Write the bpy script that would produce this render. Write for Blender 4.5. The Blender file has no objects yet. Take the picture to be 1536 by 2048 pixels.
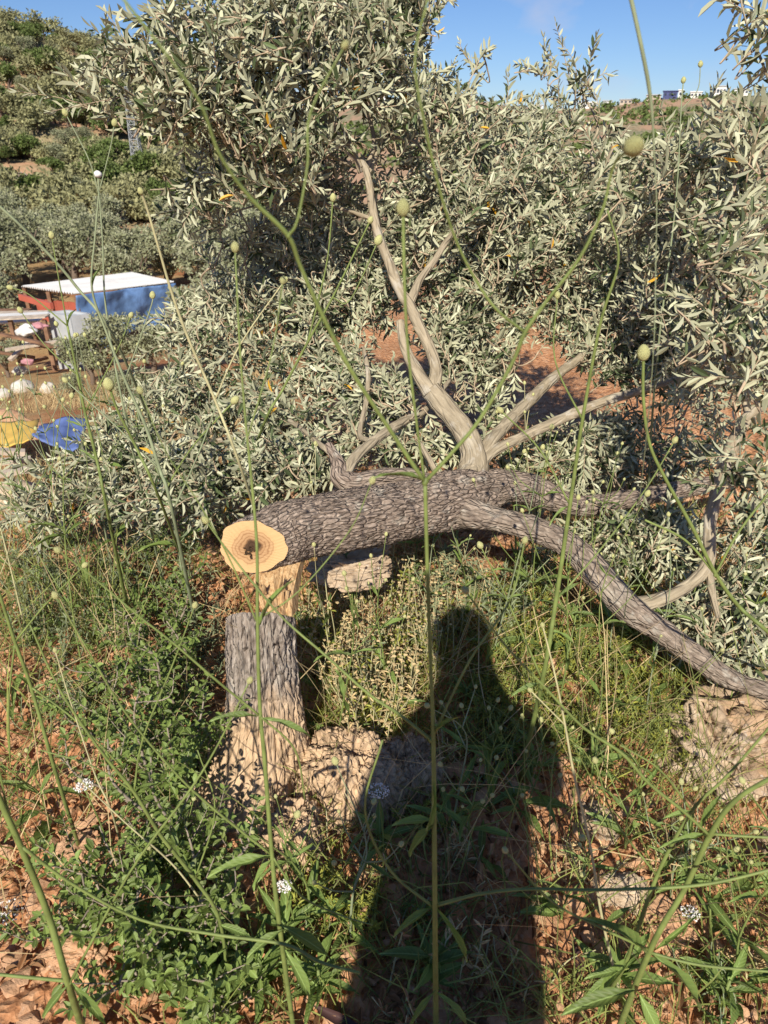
import bpy, bmesh, math, random
import numpy as np
from mathutils import Matrix, Vector

# ------------------------------------------------------------------ camera, sky, sun, exposure
S = bpy.context.scene
COL = S.collection
R = math.radians
CAM_Z, PITCH, F = 1.6, R(28.3), 1420.0          # F: focal length in pixels of the 1536 x 2048 photograph
cam_d = bpy.data.cameras.new('camera'); cam = bpy.data.objects.new('camera', cam_d); COL.objects.link(cam)
cam.location = (0, 0, CAM_Z); cam.rotation_euler = (R(90) - PITCH, 0, 0)
cam_d.sensor_fit = 'VERTICAL'; cam_d.sensor_height = 36.0; cam_d.lens = 36.0 * F / 2048.0
cam_d.clip_start = 0.02; cam_d.clip_end = 3000
cam_d.dof.use_dof = True; cam_d.dof.focus_distance = 2.1; cam_d.dof.aperture_fstop = 7.5
S.camera = cam
SUN_EL, SUN_AZ = R(37.2), R(8.3)                 # light travels towards +Y, swung 8 degrees to the right
world = bpy.data.worlds.new('World'); S.world = world; world.use_nodes = True
wn, wl = world.node_tree.nodes, world.node_tree.links
wn.clear()
wo = wn.new('ShaderNodeOutputWorld'); wb = wn.new('ShaderNodeBackground'); sky = wn.new('ShaderNodeTexSky')
sky.sky_type = 'NISHITA'; sky.sun_disc = False; sky.sun_elevation = SUN_EL
sky.sun_rotation = math.pi + SUN_AZ; sky.altitude = 500; sky.air_density = 1.0; sky.dust_density = 0.0; sky.ozone_density = 6.0
wb.inputs['Strength'].default_value = 0.07
# thin pinkish fair-weather clouds over all of the sky
tc = wn.new('ShaderNodeTexCoord'); mp = wn.new('ShaderNodeMapping'); mp.inputs['Scale'].default_value = (7, 7, 13)
nz = wn.new('ShaderNodeTexNoise'); nz.inputs['Scale'].default_value = 1.0; nz.inputs['Detail'].default_value = 5
mr = wn.new('ShaderNodeMapRange'); mr.inputs['From Min'].default_value = 0.56; mr.inputs['From Max'].default_value = 0.80; mr.inputs['To Max'].default_value = 0.75
mx = wn.new('ShaderNodeMix'); mx.data_type = 'RGBA'; mx.inputs['B'].default_value = (7.2, 7.2, 8.6, 1)
wl.new(tc.outputs['Generated'], mp.inputs['Vector']); wl.new(mp.outputs['Vector'], nz.inputs['Vector'])
wl.new(nz.outputs['Fac'], mr.inputs['Value']); wl.new(mr.outputs['Result'], mx.inputs['Factor'])
tn = wn.new('ShaderNodeMix'); tn.data_type = 'RGBA'; tn.blend_type = 'MULTIPLY'; tn.inputs['Factor'].default_value = 1.0; tn.inputs['B'].default_value = (.86, .93, 1.12, 1)
wl.new(sky.outputs['Color'], tn.inputs['A']); wl.new(tn.outputs['Result'], mx.inputs['A']); wl.new(mx.outputs['Result'], wb.inputs['Color'])
wl.new(wb.outputs['Background'], wo.inputs['Surface'])
sun_d = bpy.data.lights.new('sun', 'SUN'); sun_d.energy = 5.0; sun_d.angle = R(0.53); sun_d.color = (1.0, 0.92, 0.78)
sun = bpy.data.objects.new('sun', sun_d); COL.objects.link(sun)
SUN_DIR = Vector((math.cos(SUN_EL) * math.sin(SUN_AZ), math.cos(SUN_EL) * math.cos(SUN_AZ), -math.sin(SUN_EL)))
sun.rotation_euler = SUN_DIR.to_track_quat('-Z', 'Y').to_euler()
S.view_settings.view_transform = 'Standard'; S.view_settings.look = 'None'
S.view_settings.exposure = 0.30; S.view_settings.gamma = 1.0; S.view_settings.use_curve_mapping = False
S.cycles.max_bounces = 8; S.cycles.transparent_max_bounces = 8
try: S.cycles.use_denoising = True
except Exception: pass

rng = np.random.default_rng(11)
rnd = random.Random(5)

# ------------------------------------------------------------------ numbers: rays, noise, terrain
FWD = np.array([0, math.cos(PITCH), -math.sin(PITCH)]); UP = np.array([0, math.sin(PITCH), math.cos(PITCH)])
C0 = np.array([0, 0, CAM_Z])
def ray(px, py):
    return np.array([1.0, 0, 0]) * ((px - 768) / F) + UP * ((1024 - py) / F) + FWD
def P(px, py, zc): return C0 + ray(px, py) * zc              # point at depth zc in front of the photographer
def Pz(px, py, z):
    d = ray(px, py); return C0 + d * ((z - CAM_Z) / d[2])
def project(p):
    q = np.atleast_2d(p) - C0; zc = q @ FWD
    return 768 + F * q[:, 0] / zc, 1024 - F * (q @ UP) / zc, zc

def _hash(ix, iy, iz, seed):
    h = (ix * 374761393 + iy * 668265263 + iz * 2147483647 + seed * 974711) & 0xFFFFFFFF
    h = ((h ^ (h >> 13)) * 1274126177) & 0xFFFFFFFF
    h = ((h ^ (h >> 16)) * 2246822519) & 0xFFFFFFFF
    return ((h ^ (h >> 15)) & 0xFFFFFF) / float(0xFFFFFF)
def vnoise(p, seed=0):
    p = np.asarray(p, float); i = np.floor(p).astype(np.int64); f = p - i; f = f * f * (3 - 2 * f)
    out = np.zeros(len(p))
    for dx in (0, 1):
        for dy in (0, 1):
            for dz in (0, 1):
                w = (f[:, 0] if dx else 1 - f[:, 0]) * (f[:, 1] if dy else 1 - f[:, 1]) * (f[:, 2] if dz else 1 - f[:, 2])
                out += w * _hash(i[:, 0] + dx, i[:, 1] + dy, i[:, 2] + dz, seed)
    return out
def fbm(p, octaves=4, seed=0, gain=0.5):
    p = np.asarray(p, float); a, s, t = 1.0, 0.0, 0.0
    for o in range(octaves):
        s = s + a * (vnoise(p * 2.03 ** o, seed + o * 17) - 0.5); t += a; a *= gain
    return s / t * 2
def sst(a, b, x):
    t = np.clip((np.asarray(x, float) - a) / (b - a), 0, 1); return t * t * (3 - 2 * t)

def crest_el(az):      # skyline of the left hill, degrees above the horizon
    return np.interp(az, [-60, -30, -24.1, -19, -15.5, -11, -7, -3], [7.2, 6.2, 5.3, 4.6, 3.9, 2.8, 1.6, -3.0])
def height(x, y):
    x = np.asarray(x, float); y = np.asarray(y, float)
    r = np.hypot(x, y); az = np.degrees(np.arctan2(x, y))
    w = sst(-2, -13, az) * (1 - sst(-75, -110, az))
    e = np.interp(r, [0, 3.4, 6.4, 33, 85, 5000], [0, 0, -1.75, -6.95, -7.4, -7.4])
    crest = 1.6 + 190 * np.tan(np.radians(crest_el(az)))
    hill = sst(78, 200, r) ** 0.85
    step = 0.9 * np.sin(r * 0.42 + az * 0.21) * sst(85, 100, r) * (1 - sst(180, 195, r))
    zl = e + (crest + 7.4) * hill + step - sst(196, 420, r) * 40
    zr = np.interp(r, [0, 7.5, 20, 150, 230, 320, 425, 445, 1200], [0, 0, -2.2, -20, -20, -3.5, 13.6, 13.9, -5])
    zr = zr + 2.5 * np.sin(az * 0.30 + 1.0) * sst(200, 400, r)
    zr = zr + 0.8 * np.sin(r * 0.35 + az * 0.4) * sst(240, 280, r) * (1 - sst(415, 425, r))
    z = zl * w + zr * (1 - w)
    q = np.stack([x, y, np.zeros_like(x)], -1).reshape(-1, 3)
    nf = (0.10 * fbm(q * 0.9, 3, 3)).reshape(x.shape) * sst(0.7, 1.6, r)
    nf = nf + (1.3 * fbm(q * 0.045, 3, 9)).reshape(x.shape) * sst(10, 70, r)
    return z + nf
def hz(x, y): return float(height(np.array([x]), np.array([y]))[0])
def G(px, py, tmax=700):     # where the line of sight meets the ground
    d = ray(px, py); t = 0.4
    while t < tmax:
        p = C0 + d * t
        if p[2] < hz(p[0], p[1]): break
        t *= 1.02
    lo, hi = t / 1.02, t
    for _ in range(12):
        m = (lo + hi) / 2; p = C0 + d * m
        if p[2] < hz(p[0], p[1]): hi = m
        else: lo = m
    p = C0 + d * hi; return np.array([p[0], p[1], hz(p[0], p[1])])

# ------------------------------------------------------------------ mesh and object helpers
class Geo:
    def __init__(self): self.v, self.t, self.q, self.tone, self.bark, self.n, self.tm, self.qm = [], [], [], [], [], 0, [], []
    def add(self, v, tris=None, quads=None, tone=0.5, bark=None, mat=0):
        v = np.asarray(v, float).reshape(-1, 3)
        if tris is not None and len(tris):
            tris = np.asarray(tris).reshape(-1, 3); self.t.append(tris + self.n); self.tm.append(np.full(len(tris), mat))
        if quads is not None and len(quads):
            quads = np.asarray(quads).reshape(-1, 4); self.q.append(quads + self.n); self.qm.append(np.full(len(quads), mat))
        self.v.append(v); self.tone.append(np.broadcast_to(np.asarray(tone, float), (len(v),)))
        self.bark.append(np.zeros((len(v), 3)) if bark is None else np.asarray(bark, float))
        self.n += len(v); return self
    def mesh(self, name, mats, origin=(0, 0, 0), smooth=False):
        v = np.concatenate(self.v) - np.asarray(origin, float)
        t = np.concatenate(self.t) if self.t else np.zeros((0, 3), int); q = np.concatenate(self.q) if self.q else np.zeros((0, 4), int)
        m = bpy.data.meshes.new(name)
        m.vertices.add(len(v)); m.vertices.foreach_set('co', v.ravel())
        m.loops.add(t.size + q.size); m.loops.foreach_set('vertex_index', np.concatenate([t.ravel(), q.ravel()]).astype(np.int32))
        m.polygons.add(len(t) + len(q))
        m.polygons.foreach_set('loop_start', np.concatenate([np.arange(len(t)) * 3, t.size + np.arange(len(q)) * 4]).astype(np.int32))
        if len(mats) > 1:
            m.polygons.foreach_set('material_index', np.concatenate(self.tm + self.qm).astype(np.int32))
        m.polygons.foreach_set('use_smooth', np.full(len(t) + len(q), smooth))
        m.update(calc_edges=True); m.validate()
        a = m.attributes.new('tone', 'FLOAT', 'POINT'); a.data.foreach_set('value', np.concatenate(self.tone))
        b = m.attributes.new('bark', 'FLOAT_VECTOR', 'POINT'); b.data.foreach_set('vector', np.concatenate(self.bark).ravel())
        for k in mats: m.materials.append(k)
        return m
def link(name, data, parent=None, kind=None):
    o = bpy.data.objects.new(name, data); COL.objects.link(o)
    if parent is not None: o.parent = parent
    if kind: o['kind'] = kind
    return o
def tag(o, label, cat, group=None):
    o['label'] = label; o['category'] = cat
    if group: o['group'] = group
    return o
def thing(name, label, cat, loc, group=None):
    o = bpy.data.objects.new(name, None); COL.objects.link(o); o.location = tuple(float(c) for c in loc); o.empty_display_size = 0.1
    return tag(o, label, cat, group)
def part(name, geo, mats, parent, smooth=False, kind=None, label=None):
    if not isinstance(mats, (list, tuple)): mats = [mats]
    org = tuple(parent.location) if parent is not None and parent.type == 'EMPTY' else ((0, 0, 0) if parent is None else tuple(parent.parent.location) if parent.parent else (0, 0, 0))
    o = link(name, geo.mesh(name, mats, org, smooth), parent, kind)
    if label: o['label'] = label
    return o
def unit(a): return a / (np.linalg.norm(a, axis=-1, keepdims=True) + 1e-12)
def smooth(pts, k=6):        # Catmull-Rom through rows of any width
    p = np.asarray(pts, float)
    if len(p) < 3: return np.array([p[0] + (p[-1] - p[0]) * t for t in np.linspace(0, 1, k + 1)])
    e = np.vstack([2 * p[0] - p[1], p, 2 * p[-1] - p[-2]]); out = []
    for i in range(len(p) - 1):
        a, b, c, d = e[i:i + 4]
        for t in np.arange(k) / k:
            out.append(0.5 * (2 * b + (c - a) * t + (2 * a - 5 * b + 4 * c - d) * t * t + (3 * b - a - 3 * c + d) * t ** 3))
    out.append(p[-1]); return np.array(out)
def frames(pts):
    t = unit(np.gradient(pts, axis=0)); a = np.array([0, 0, 1.0]) if abs(t[0][2]) < 0.9 else np.array([1.0, 0, 0])
    us = []
    for k in range(len(t)):
        a = a - t[k] * (a @ t[k]); a = a / (np.linalg.norm(a) + 1e-9); us.append(a)
    us = np.array(us); return t, us, np.cross(t, us)
def add_tube(geo, pts, rad, sides=6, tone=0.5, mat=0, cap=True, bump=None):
    pts = np.asarray(pts, float); n = len(pts); rad = np.broadcast_to(np.asarray(rad, float), (n,))
    t, u, w = frames(pts); th = np.arange(sides) * 2 * math.pi / sides
    s = np.concatenate([[0], np.cumsum(np.linalg.norm(np.diff(pts, axis=0), axis=1))])
    rr = np.repeat(rad[:, None], sides, 1)
    bk = np.stack([rr * np.cos(th), rr * np.sin(th), np.repeat(s[:, None], sides, 1)], -1)
    if bump is not None: rr = rr * bump(bk.reshape(-1, 3)).reshape(n, sides)
    v = pts[:, None] + rr[..., None] * (np.cos(th)[None, :, None] * u[:, None] + np.sin(th)[None, :, None] * w[:, None])
    i, j = np.meshgrid(np.arange(n - 1), np.arange(sides), indexing='ij'); j2 = (j + 1) % sides
    q = np.stack([i * sides + j, i * sides + j2, (i + 1) * sides + j2, (i + 1) * sides + j], -1).reshape(-1, 4)
    v = v.reshape(-1, 3); bk = bk.reshape(-1, 3); tr = []
    if cap:
        v = np.vstack([v, pts[0], pts[-1]]); bk = np.vstack([bk, [0, 0, 0], [0, 0, s[-1]]]); b = n * sides
        for j in range(sides):
            tr.append((b, (j + 1) % sides, j)); tr.append((b + 1, (n - 1) * sides + j, (n - 1) * sides + (j + 1) % sides))
    geo.add(v, tr, q, tone, bk, mat)
def add_box(geo, c, size, rot=None, mat=0, tone=0.5):
    s = np.array(size) / 2
    v = np.array([[x, y, z] for x in (-1, 1) for y in (-1, 1) for z in (-1, 1)]) * s
    if rot is not None: v = v @ np.asarray(rot).T
    geo.add(v + np.asarray(c), None, [(0, 1, 3, 2), (4, 6, 7, 5), (0, 4, 5, 1), (2, 3, 7, 6), (0, 2, 6, 4), (1, 5, 7, 3)], tone, None, mat)
def add_beam(geo, a, b, w, h, mat=0, tone=0.5, up=(0, 0, 1)):
    a, b = np.asarray(a, float), np.asarray(b, float); d = unit(b - a); s = unit(np.cross(d, np.asarray(up, float))); n = np.cross(s, d)
    add_box(geo, (a + b) / 2, (w, np.linalg.norm(b - a), h), np.stack([s, d, n], 1), mat, tone)
# one folded leaf, unit length along Y, unit width along X
LEAF_V = np.array([[0, 0, 0], [-.36, .25, .10], [0, .25, 0], [.36, .25, .10], [-.5, .55, .13], [0, .55, -.02], [.5, .55, .13],
                   [-.30, .82, .06], [0, .82, -.06], [.30, .82, .06], [0, 1, -.12]])
LEAF_T = np.array([(0, 2, 1), (0, 3, 2), (7, 8, 10), (8, 9, 10)]); LEAF_Q = np.array([(1, 2, 5, 4), (2, 3, 6, 5), (4, 5, 8, 7), (5, 6, 9, 8)])
OLIVE_V = np.array([[0, 0, 0], [-.42, .3, .08], [0, .3, -.02], [.42, .3, .08], [-.44, .68, .05], [0, .68, -.05], [.44, .68, .05], [0, 1, -.10]])
OLIVE_T = np.array([(0, 2, 1), (0, 3, 2), (4, 5, 7), (5, 6, 7)]); OLIVE_Q = np.array([(1, 2, 5, 4), (2, 3, 6, 5)])
_ls = [(.0, .06), (.12, .20), (.30, .44), (.50, .50), (.70, .36), (.88, .16)]
LANCE_V, LANCE_T, LANCE_Q = [], [], []
for _k, (_t, _w) in enumerate(_ls):
    _z = .35 * _t - .42 * _t * _t; _wv = .03 * math.sin(_k * 2.2)
    LANCE_V += [(-_w, _t, _z + .10 * _w + _wv), (0, _t + .01, _z - .03), (_w, _t, _z + .10 * _w - _wv)]
    if _k: _a = 3 * _k; LANCE_Q += [(_a - 3, _a - 2, _a + 1, _a), (_a - 2, _a - 1, _a + 2, _a + 1)]
LANCE_V.append((0, 1, -.10)); LANCE_T = np.array([(15, 16, 18), (16, 17, 18)]); LANCE_V = np.array(LANCE_V); LANCE_Q = np.array(LANCE_Q)
TPL = {'olive': (OLIVE_V, OLIVE_T, OLIVE_Q), 'leaf': (LEAF_V, LEAF_T, LEAF_Q), 'lance': (LANCE_V, LANCE_T, LANCE_Q)}
def leaf_basis(axis, normal):
    axis = unit(axis); normal = unit(normal - axis * np.sum(axis * normal, -1, keepdims=True)); return axis, normal, np.cross(axis, normal)
def add_leaves(geo, pos, axis, normal, length, width, tone, curl=1.0, tpl='olive'):
    V, T, Q = TPL[tpl]
    a, n, s = leaf_basis(np.asarray(axis, float), np.asarray(normal, float)); m, k = len(pos), len(V)
    length = np.broadcast_to(length, (m,)); width = np.broadcast_to(width, (m,)); curl = np.broadcast_to(curl, (m,))
    v = pos[:, None] + s[:, None] * (V[None, :, :1] * width[:, None, None]) + a[:, None] * (V[None, :, 1:2] * length[:, None, None]) \
        + n[:, None] * (V[None, :, 2:3] * (length * curl)[:, None, None] * (1 if tpl == 'olive' else .8))
    off = (np.arange(m) * k)[:, None, None]
    geo.add(v.reshape(-1, 3), (T[None] + off).reshape(-1, 3), (Q[None] + off).reshape(-1, 4), np.repeat(np.broadcast_to(tone, (m,)), k), np.tile(V, (m, 1)))
def leaf_templates(name, mat, tpl, tones):
    V, T, Q = TPL[tpl]
    return [Geo().add(V, T, Q, t, V).mesh(name, [mat], smooth=tpl != 'olive') for t in tones]
def leaf_object(tpl_mesh, parent, pos, axis, normal, length, width, name='leaf', label=None):
    a, n, s = leaf_basis(np.asarray(axis, float), np.asarray(normal, float)); p = np.asarray(pos) - np.array(parent.location)
    o = link(name, tpl_mesh, parent)
    M = np.eye(4); M[:3, 0] = s * width; M[:3, 1] = a * length; M[:3, 2] = n * length; M[:3, 3] = p
    o.matrix_basis = Matrix(M.tolist())
    if label: o['label'] = label
    return o
from math import sin, cos, pi
def hull_rock(seed, flat=0.6, n=15):
    r = np.random.default_rng(seed); p = unit(r.normal(size=(n, 3))) * r.uniform(.75, 1.1, (n, 1)) * np.array([1, r.uniform(.6, .95), r.uniform(.4, .4 + flat * .5)])
    bm = bmesh.new()
    for c in p: bm.verts.new(c)
    out = bmesh.ops.convex_hull(bm, input=bm.verts)
    bmesh.ops.delete(bm, geom=[g for g in out['geom_interior'] if isinstance(g, bmesh.types.BMVert)], context='VERTS')
    bmesh.ops.triangulate(bm, faces=bm.faces); bm.verts.index_update()
    v = np.array([x.co[:] for x in bm.verts]); t = np.array([[q.index for q in f.verts] for f in bm.faces]); bm.free()
    return v, t
def sphere_grid(nu, nv):
    u = np.arange(nu) * 2 * pi / nu; v = np.linspace(-pi / 2, pi / 2, nv)
    V, U = np.meshgrid(v, u, indexing='ij'); p = np.stack([np.cos(V) * np.cos(U), np.cos(V) * np.sin(U), np.sin(V)], -1).reshape(-1, 3)
    i, j = np.meshgrid(np.arange(nv - 1), np.arange(nu), indexing='ij'); j2 = (j + 1) % nu
    return p, np.stack([i * nu + j, i * nu + j2, (i + 1) * nu + j2, (i + 1) * nu + j], -1).reshape(-1, 4)
def rotz(a): return np.array([[cos(a), -sin(a), 0], [sin(a), cos(a), 0], [0, 0, 1]])
def rrot(r):
    q = unit(r.normal(size=4)); w, x, y, z = q
    return np.array([[1 - 2 * (y * y + z * z), 2 * (x * y - z * w), 2 * (x * z + y * w)], [2 * (x * y + z * w), 1 - 2 * (x * x + z * z), 2 * (y * z - x * w)],
                     [2 * (x * z - y * w), 2 * (y * z + x * w), 1 - 2 * (x * x + y * y)]])

# ------------------------------------------------------------------ materials
class NT:
    def __init__(self, name):
        self.m = bpy.data.materials.new(name); self.m.use_nodes = True; self.n, self.l = self.m.node_tree.nodes, self.m.node_tree.links
        self.b = self.n['Principled BSDF']; self.out = self.n['Material Output']
    def node(self, t, **kw):
        x = self.n.new(t)
        for k, v in kw.items():
            if k in x.inputs: x.inputs[k].default_value = v
            else: setattr(x, k, v)
        return x
    def to(self, a, b): self.l.new(a, b)
    def coords(self, kind='Object', scale=(1, 1, 1)):
        c = self.node('ShaderNodeTexCoord').outputs[kind] if kind != 'bark' else self.node('ShaderNodeAttribute', attribute_name='bark').outputs['Vector']
        if kind == 'pos': pass
        mpn = self.node('ShaderNodeMapping'); mpn.inputs['Scale'].default_value = scale; self.to(c, mpn.inputs['Vector']); return mpn.outputs['Vector']
    def world(self, scale=(1, 1, 1)):
        g = self.node('ShaderNodeNewGeometry'); mpn = self.node('ShaderNodeMapping'); mpn.inputs['Scale'].default_value = scale; self.to(g.outputs['Position'], mpn.inputs['Vector']); return mpn.outputs['Vector']
    def noise(self, vec, scale, detail=4, rough=0.55):
        x = self.node('ShaderNodeTexNoise', Scale=scale, Detail=detail, Roughness=rough); self.to(vec, x.inputs['Vector']); return x.outputs['Fac']
    def ramp(self, fac, stops):
        x = self.node('ShaderNodeValToRGB'); e = x.color_ramp.elements
        while len(e) < len(stops): e.new(0.5)
        for k, (p, c) in enumerate(stops): e[k].position = p; e[k].color = (*c, 1) if len(c) == 3 else c
        self.to(fac, x.inputs['Fac']); return x.outputs['Color']
    def mix(self, fac, a, b, blend='MIX'):
        x = self.node('ShaderNodeMix', data_type='RGBA', blend_type=blend)
        for s, v in (('Factor', fac), ('A', a), ('B', b)):
            if isinstance(v, (int, float)): x.inputs[s].default_value = v
            elif isinstance(v, tuple): x.inputs[s].default_value = (*v, 1)
            else: self.to(v, x.inputs[s])
        return x.outputs['Result']
    def maprange(self, v, a, b, c=0.0, d=1.0):
        x = self.node('ShaderNodeMapRange'); x.inputs['From Min'].default_value = a; x.inputs['From Max'].default_value = b; x.inputs['To Min'].default_value = c; x.inputs['To Max'].default_value = d
        self.to(v, x.inputs['Value']); return x.outputs['Result']
    def attr(self, name='tone'): return self.node('ShaderNodeAttribute', attribute_name=name).outputs['Fac']
    def bump(self, h, strength=0.5, dist=0.01, normal=None):
        x = self.node('ShaderNodeBump', Strength=strength, Distance=dist); self.to(h, x.inputs['Height'])
        if normal is not None: self.to(normal, x.inputs['Normal'])
        self.to(x.outputs['Normal'], self.b.inputs['Normal']); return x.outputs['Normal']
    def color(self, c):
        if isinstance(c, tuple): self.b.inputs['Base Color'].default_value = (*c, 1)
        else: self.to(c, self.b.inputs['Base Color'])
        return self
    def rough(self, r, spec=0.3): self.b.inputs['Roughness'].default_value = r; self.b.inputs['Specular IOR Level'].default_value = spec; return self
    def translucent(self, col, amount):
        t = self.node('ShaderNodeBsdfTranslucent'); s = self.node('ShaderNodeMixShader'); s.inputs['Fac'].default_value = amount
        if isinstance(col, tuple): t.inputs['Color'].default_value = (*col, 1)
        else: self.to(col, t.inputs['Color'])
        self.to(self.b.outputs['BSDF'], s.inputs[1]); self.to(t.outputs['BSDF'], s.inputs[2]); self.to(s.outputs['Shader'], self.out.inputs['Surface']); return self
def leaf_mat(name, top, under, vary=0.35, rough=0.45, spec=0.4, trans=0.2, tcol=None, rib=0.0):
    k = NT(name); tone = k.attr(); lo = lambda c, f: tuple(x * f for x in c)
    ct = k.ramp(tone, [(0, lo(top, 1 - vary)), (1, lo(top, 1 + vary))])
    if under is None: c = ct
    else:
        cu = k.ramp(tone, [(0, lo(under, 1 - vary * .7)), (1, lo(under, 1 + vary * .7))])
        c = k.mix(k.node('ShaderNodeNewGeometry').outputs['Backfacing'], ct, cu)
    if rib:
        sx = k.node('ShaderNodeSeparateXYZ'); k.to(k.node('ShaderNodeAttribute', attribute_name='bark').outputs['Vector'], sx.inputs['Vector'])
        ab = k.node('ShaderNodeMath', operation='ABSOLUTE'); k.to(sx.outputs['X'], ab.inputs[0])
        vn = k.node('ShaderNodeMath', operation='MULTIPLY_ADD'); k.to(ab.outputs[0], vn.inputs[0]); vn.inputs[1].default_value = -.35; k.to(sx.outputs['Y'], vn.inputs[2])
        sn = k.node('ShaderNodeMath', operation='MULTIPLY'); k.to(vn.outputs[0], sn.inputs[0]); sn.inputs[1].default_value = 62.0; s3 = k.node('ShaderNodeMath', operation='SINE'); k.to(sn.outputs[0], s3.inputs[0])
        c = k.mix(k.maprange(s3.outputs[0], .75, 1, 0, rib * .35), c, lo(top, 1.7)); c = k.mix(k.maprange(ab.outputs[0], .02, .055, rib, 0), c, tuple(min(.6, x * 2.2 + .06) for x in top)); k.bump(s3.outputs[0], .25, .001)
        c = k.mix(k.maprange(k.noise(k.coords('Object', (1, 1, 1)), 9, 3), .58, .72, 0, .25), c, (.30, .26, .09))
    k.color(c).rough(rough, spec)
    if trans: k.translucent(tcol if tcol else c, trans)
    return k.m
def plain(name, c, rough=0.6, spec=0.3, var=0.25, scale=12, bump=0.0, bs=60, bd=0.004):
    k = NT(name); v = k.coords('Object')
    f = k.noise(v, scale, 5)
    k.color(k.ramp(f, [(0.3, tuple(x * (1 - var) for x in c)), (0.7, tuple(min(1, x * (1 + var)) for x in c))])).rough(rough, spec)
    if bump: k.bump(k.noise(v, bs, 6), bump, bd)
    return k.m
def soil_mat():
    k = NT('terra rossa soil'); w = k.world(); big = k.noise(w, 1.3, 4); fine = k.noise(w, 26, 8, .65); clod = k.node('ShaderNodeTexVoronoi', Scale=48.0); k.to(w, clod.inputs['Vector'])
    red = k.ramp(fine, [(0.30, (.22, .092, .042)), (0.45, (.49, .230, .108)), (0.60, (.63, .355, .195)), (.8, (.72, .48, .30))])
    red = k.mix(k.maprange(big, .45, .7, 0, .5), red, (.34, .20, .115))
    straw = k.ramp(k.noise(w, 9, 8, .7), [(0.3, (.20, .125, .06)), (0.5, (.42, .29, .14)), (.7, (.55, .42, .23))])
    straw = k.mix(k.maprange(k.noise(w, .35, 3), .48, .62), straw, (.36, .16, .075))
    k.color(k.mix(k.attr(), red, straw)).rough(.95, .1)
    h = k.node('ShaderNodeMath', operation='ADD'); k.to(fine, h.inputs[0]); k.to(clod.outputs['Distance'], h.inputs[1]); k.bump(h.outputs[0], .9, .012); return k.m
def hill_mat(name, red, straw, green):
    k = NT(name); w = k.world(); a = k.noise(w, .05, 6, .6); b = k.noise(w, .6, 8, .7)
    g = k.node('ShaderNodeSeparateXYZ'); k.to(k.world((.02, .02, .45)), g.inputs['Vector'])
    c = k.mix(k.maprange(b, .4, .6), straw, green); c = k.mix(k.maprange(a, .45, .55), c, red)
    sp = k.noise(w, 2.5, 6, .7); c = k.mix(k.maprange(sp, .62, .72), c, (.42, .36, .30))
    k.color(c).rough(.95, .1); k.bump(b, .8, .4); return k.m
def bark_mat(name, dark, light, tan=None, freq=1.0, bump=1.0, spots=0.0, lng=14):
    k = NT(name); v = k.coords('bark', (60 * freq, 60 * freq, lng * freq)); n1 = k.noise(v, 1.0, 7, .62)
    vo = k.node('ShaderNodeTexVoronoi', Scale=.8, feature='DISTANCE_TO_EDGE'); k.to(v, vo.inputs['Vector'])
    c = k.ramp(n1, [(.28, dark), (.55, tuple((a + b) / 2 for a, b in zip(dark, light))), (.72, light)])
    big = k.noise(k.coords('bark', (9, 9, 6)), 1, 4)
    pt = k.noise(k.coords('bark', (22, 22, 9)), 1, 5, .6); c = k.mix(k.maprange(pt, .55, .7, 0, .4), c, tuple(x * .45 for x in dark)); c = k.mix(k.maprange(k.noise(k.coords('bark', (30, 30, 22)), 1, 6, .65), .57, .66, 0, .6), c, (.50, .46, .39))
    if spots: c = k.mix(k.maprange(big, .53, .60, 0, spots), c, (.50, .46, .38))
    if tan is not None:
        sx = k.node('ShaderNodeSeparateXYZ'); k.to(k.node('ShaderNodeAttribute', attribute_name='bark').outputs['Vector'], sx.inputs['Vector'])
        h = k.node('ShaderNodeMath', operation='MULTIPLY_ADD'); k.to(big, h.inputs[0]); h.inputs[1].default_value = .5; k.to(sx.outputs['Z'], h.inputs[2])
        c = k.mix(k.maprange(h.outputs[0], .42, .60, 1, 0), c, k.ramp(n1, [(.28, tuple(x * .35 for x in tan)), (.5, tan), (.75, tuple(x * 1.25 for x in tan))]))
    k.color(c).rough(.92, .15)
    a = k.node('ShaderNodeMath', operation='ADD'); k.to(n1, a.inputs[0]); k.to(k.maprange(vo.outputs['Distance'], 0, .18), a.inputs[1]); k.bump(a.outputs[0], bump, .006); return k.m
def cutwood_mat():
    k = NT('fresh cut olive wood'); v = k.coords('Object'); ln = k.node('ShaderNodeVectorMath', operation='LENGTH'); w = k.noise(v, 22, 5)
    sc = k.node('ShaderNodeMapping'); sc.inputs['Scale'].default_value = (1, 1.25, 0.05); k.to(v, sc.inputs['Vector']); k.to(sc.outputs['Vector'], ln.inputs[0])
    m = k.node('ShaderNodeMath', operation='MULTIPLY_ADD'); k.to(w, m.inputs[0]); m.inputs[1].default_value = .044; k.to(ln.outputs['Value'], m.inputs[2])
    sn = k.node('ShaderNodeMath', operation='MULTIPLY'); k.to(m.outputs[0], sn.inputs[0]); sn.inputs[1].default_value = 620
    s2 = k.node('ShaderNodeMath', operation='SINE'); k.to(sn.outputs[0], s2.inputs[0])
    base = k.ramp(m.outputs[0], [(0.0, (.05, .028, .015)), (.039, (.075, .04, .02)), (.044, (.37, .215, .105)), (.056, (.43, .26, .13)), (.072, (.48, .30, .15)), (.080, (.57, .365, .175)), (.13, (.60, .40, .20))])
    ring = k.mix(k.maprange(s2.outputs[0], .1, 1, 0, .6), base, k.mix(1.0, base, (.50, .38, .30), 'MULTIPLY'))
    k.color(k.mix(k.maprange(m.outputs[0], .070, .086), ring, base)).rough(.75, .25); k.bump(k.noise(k.coords('Object', (1, 5, 1)), 90, 5), .5, .0012); return k.m
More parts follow.
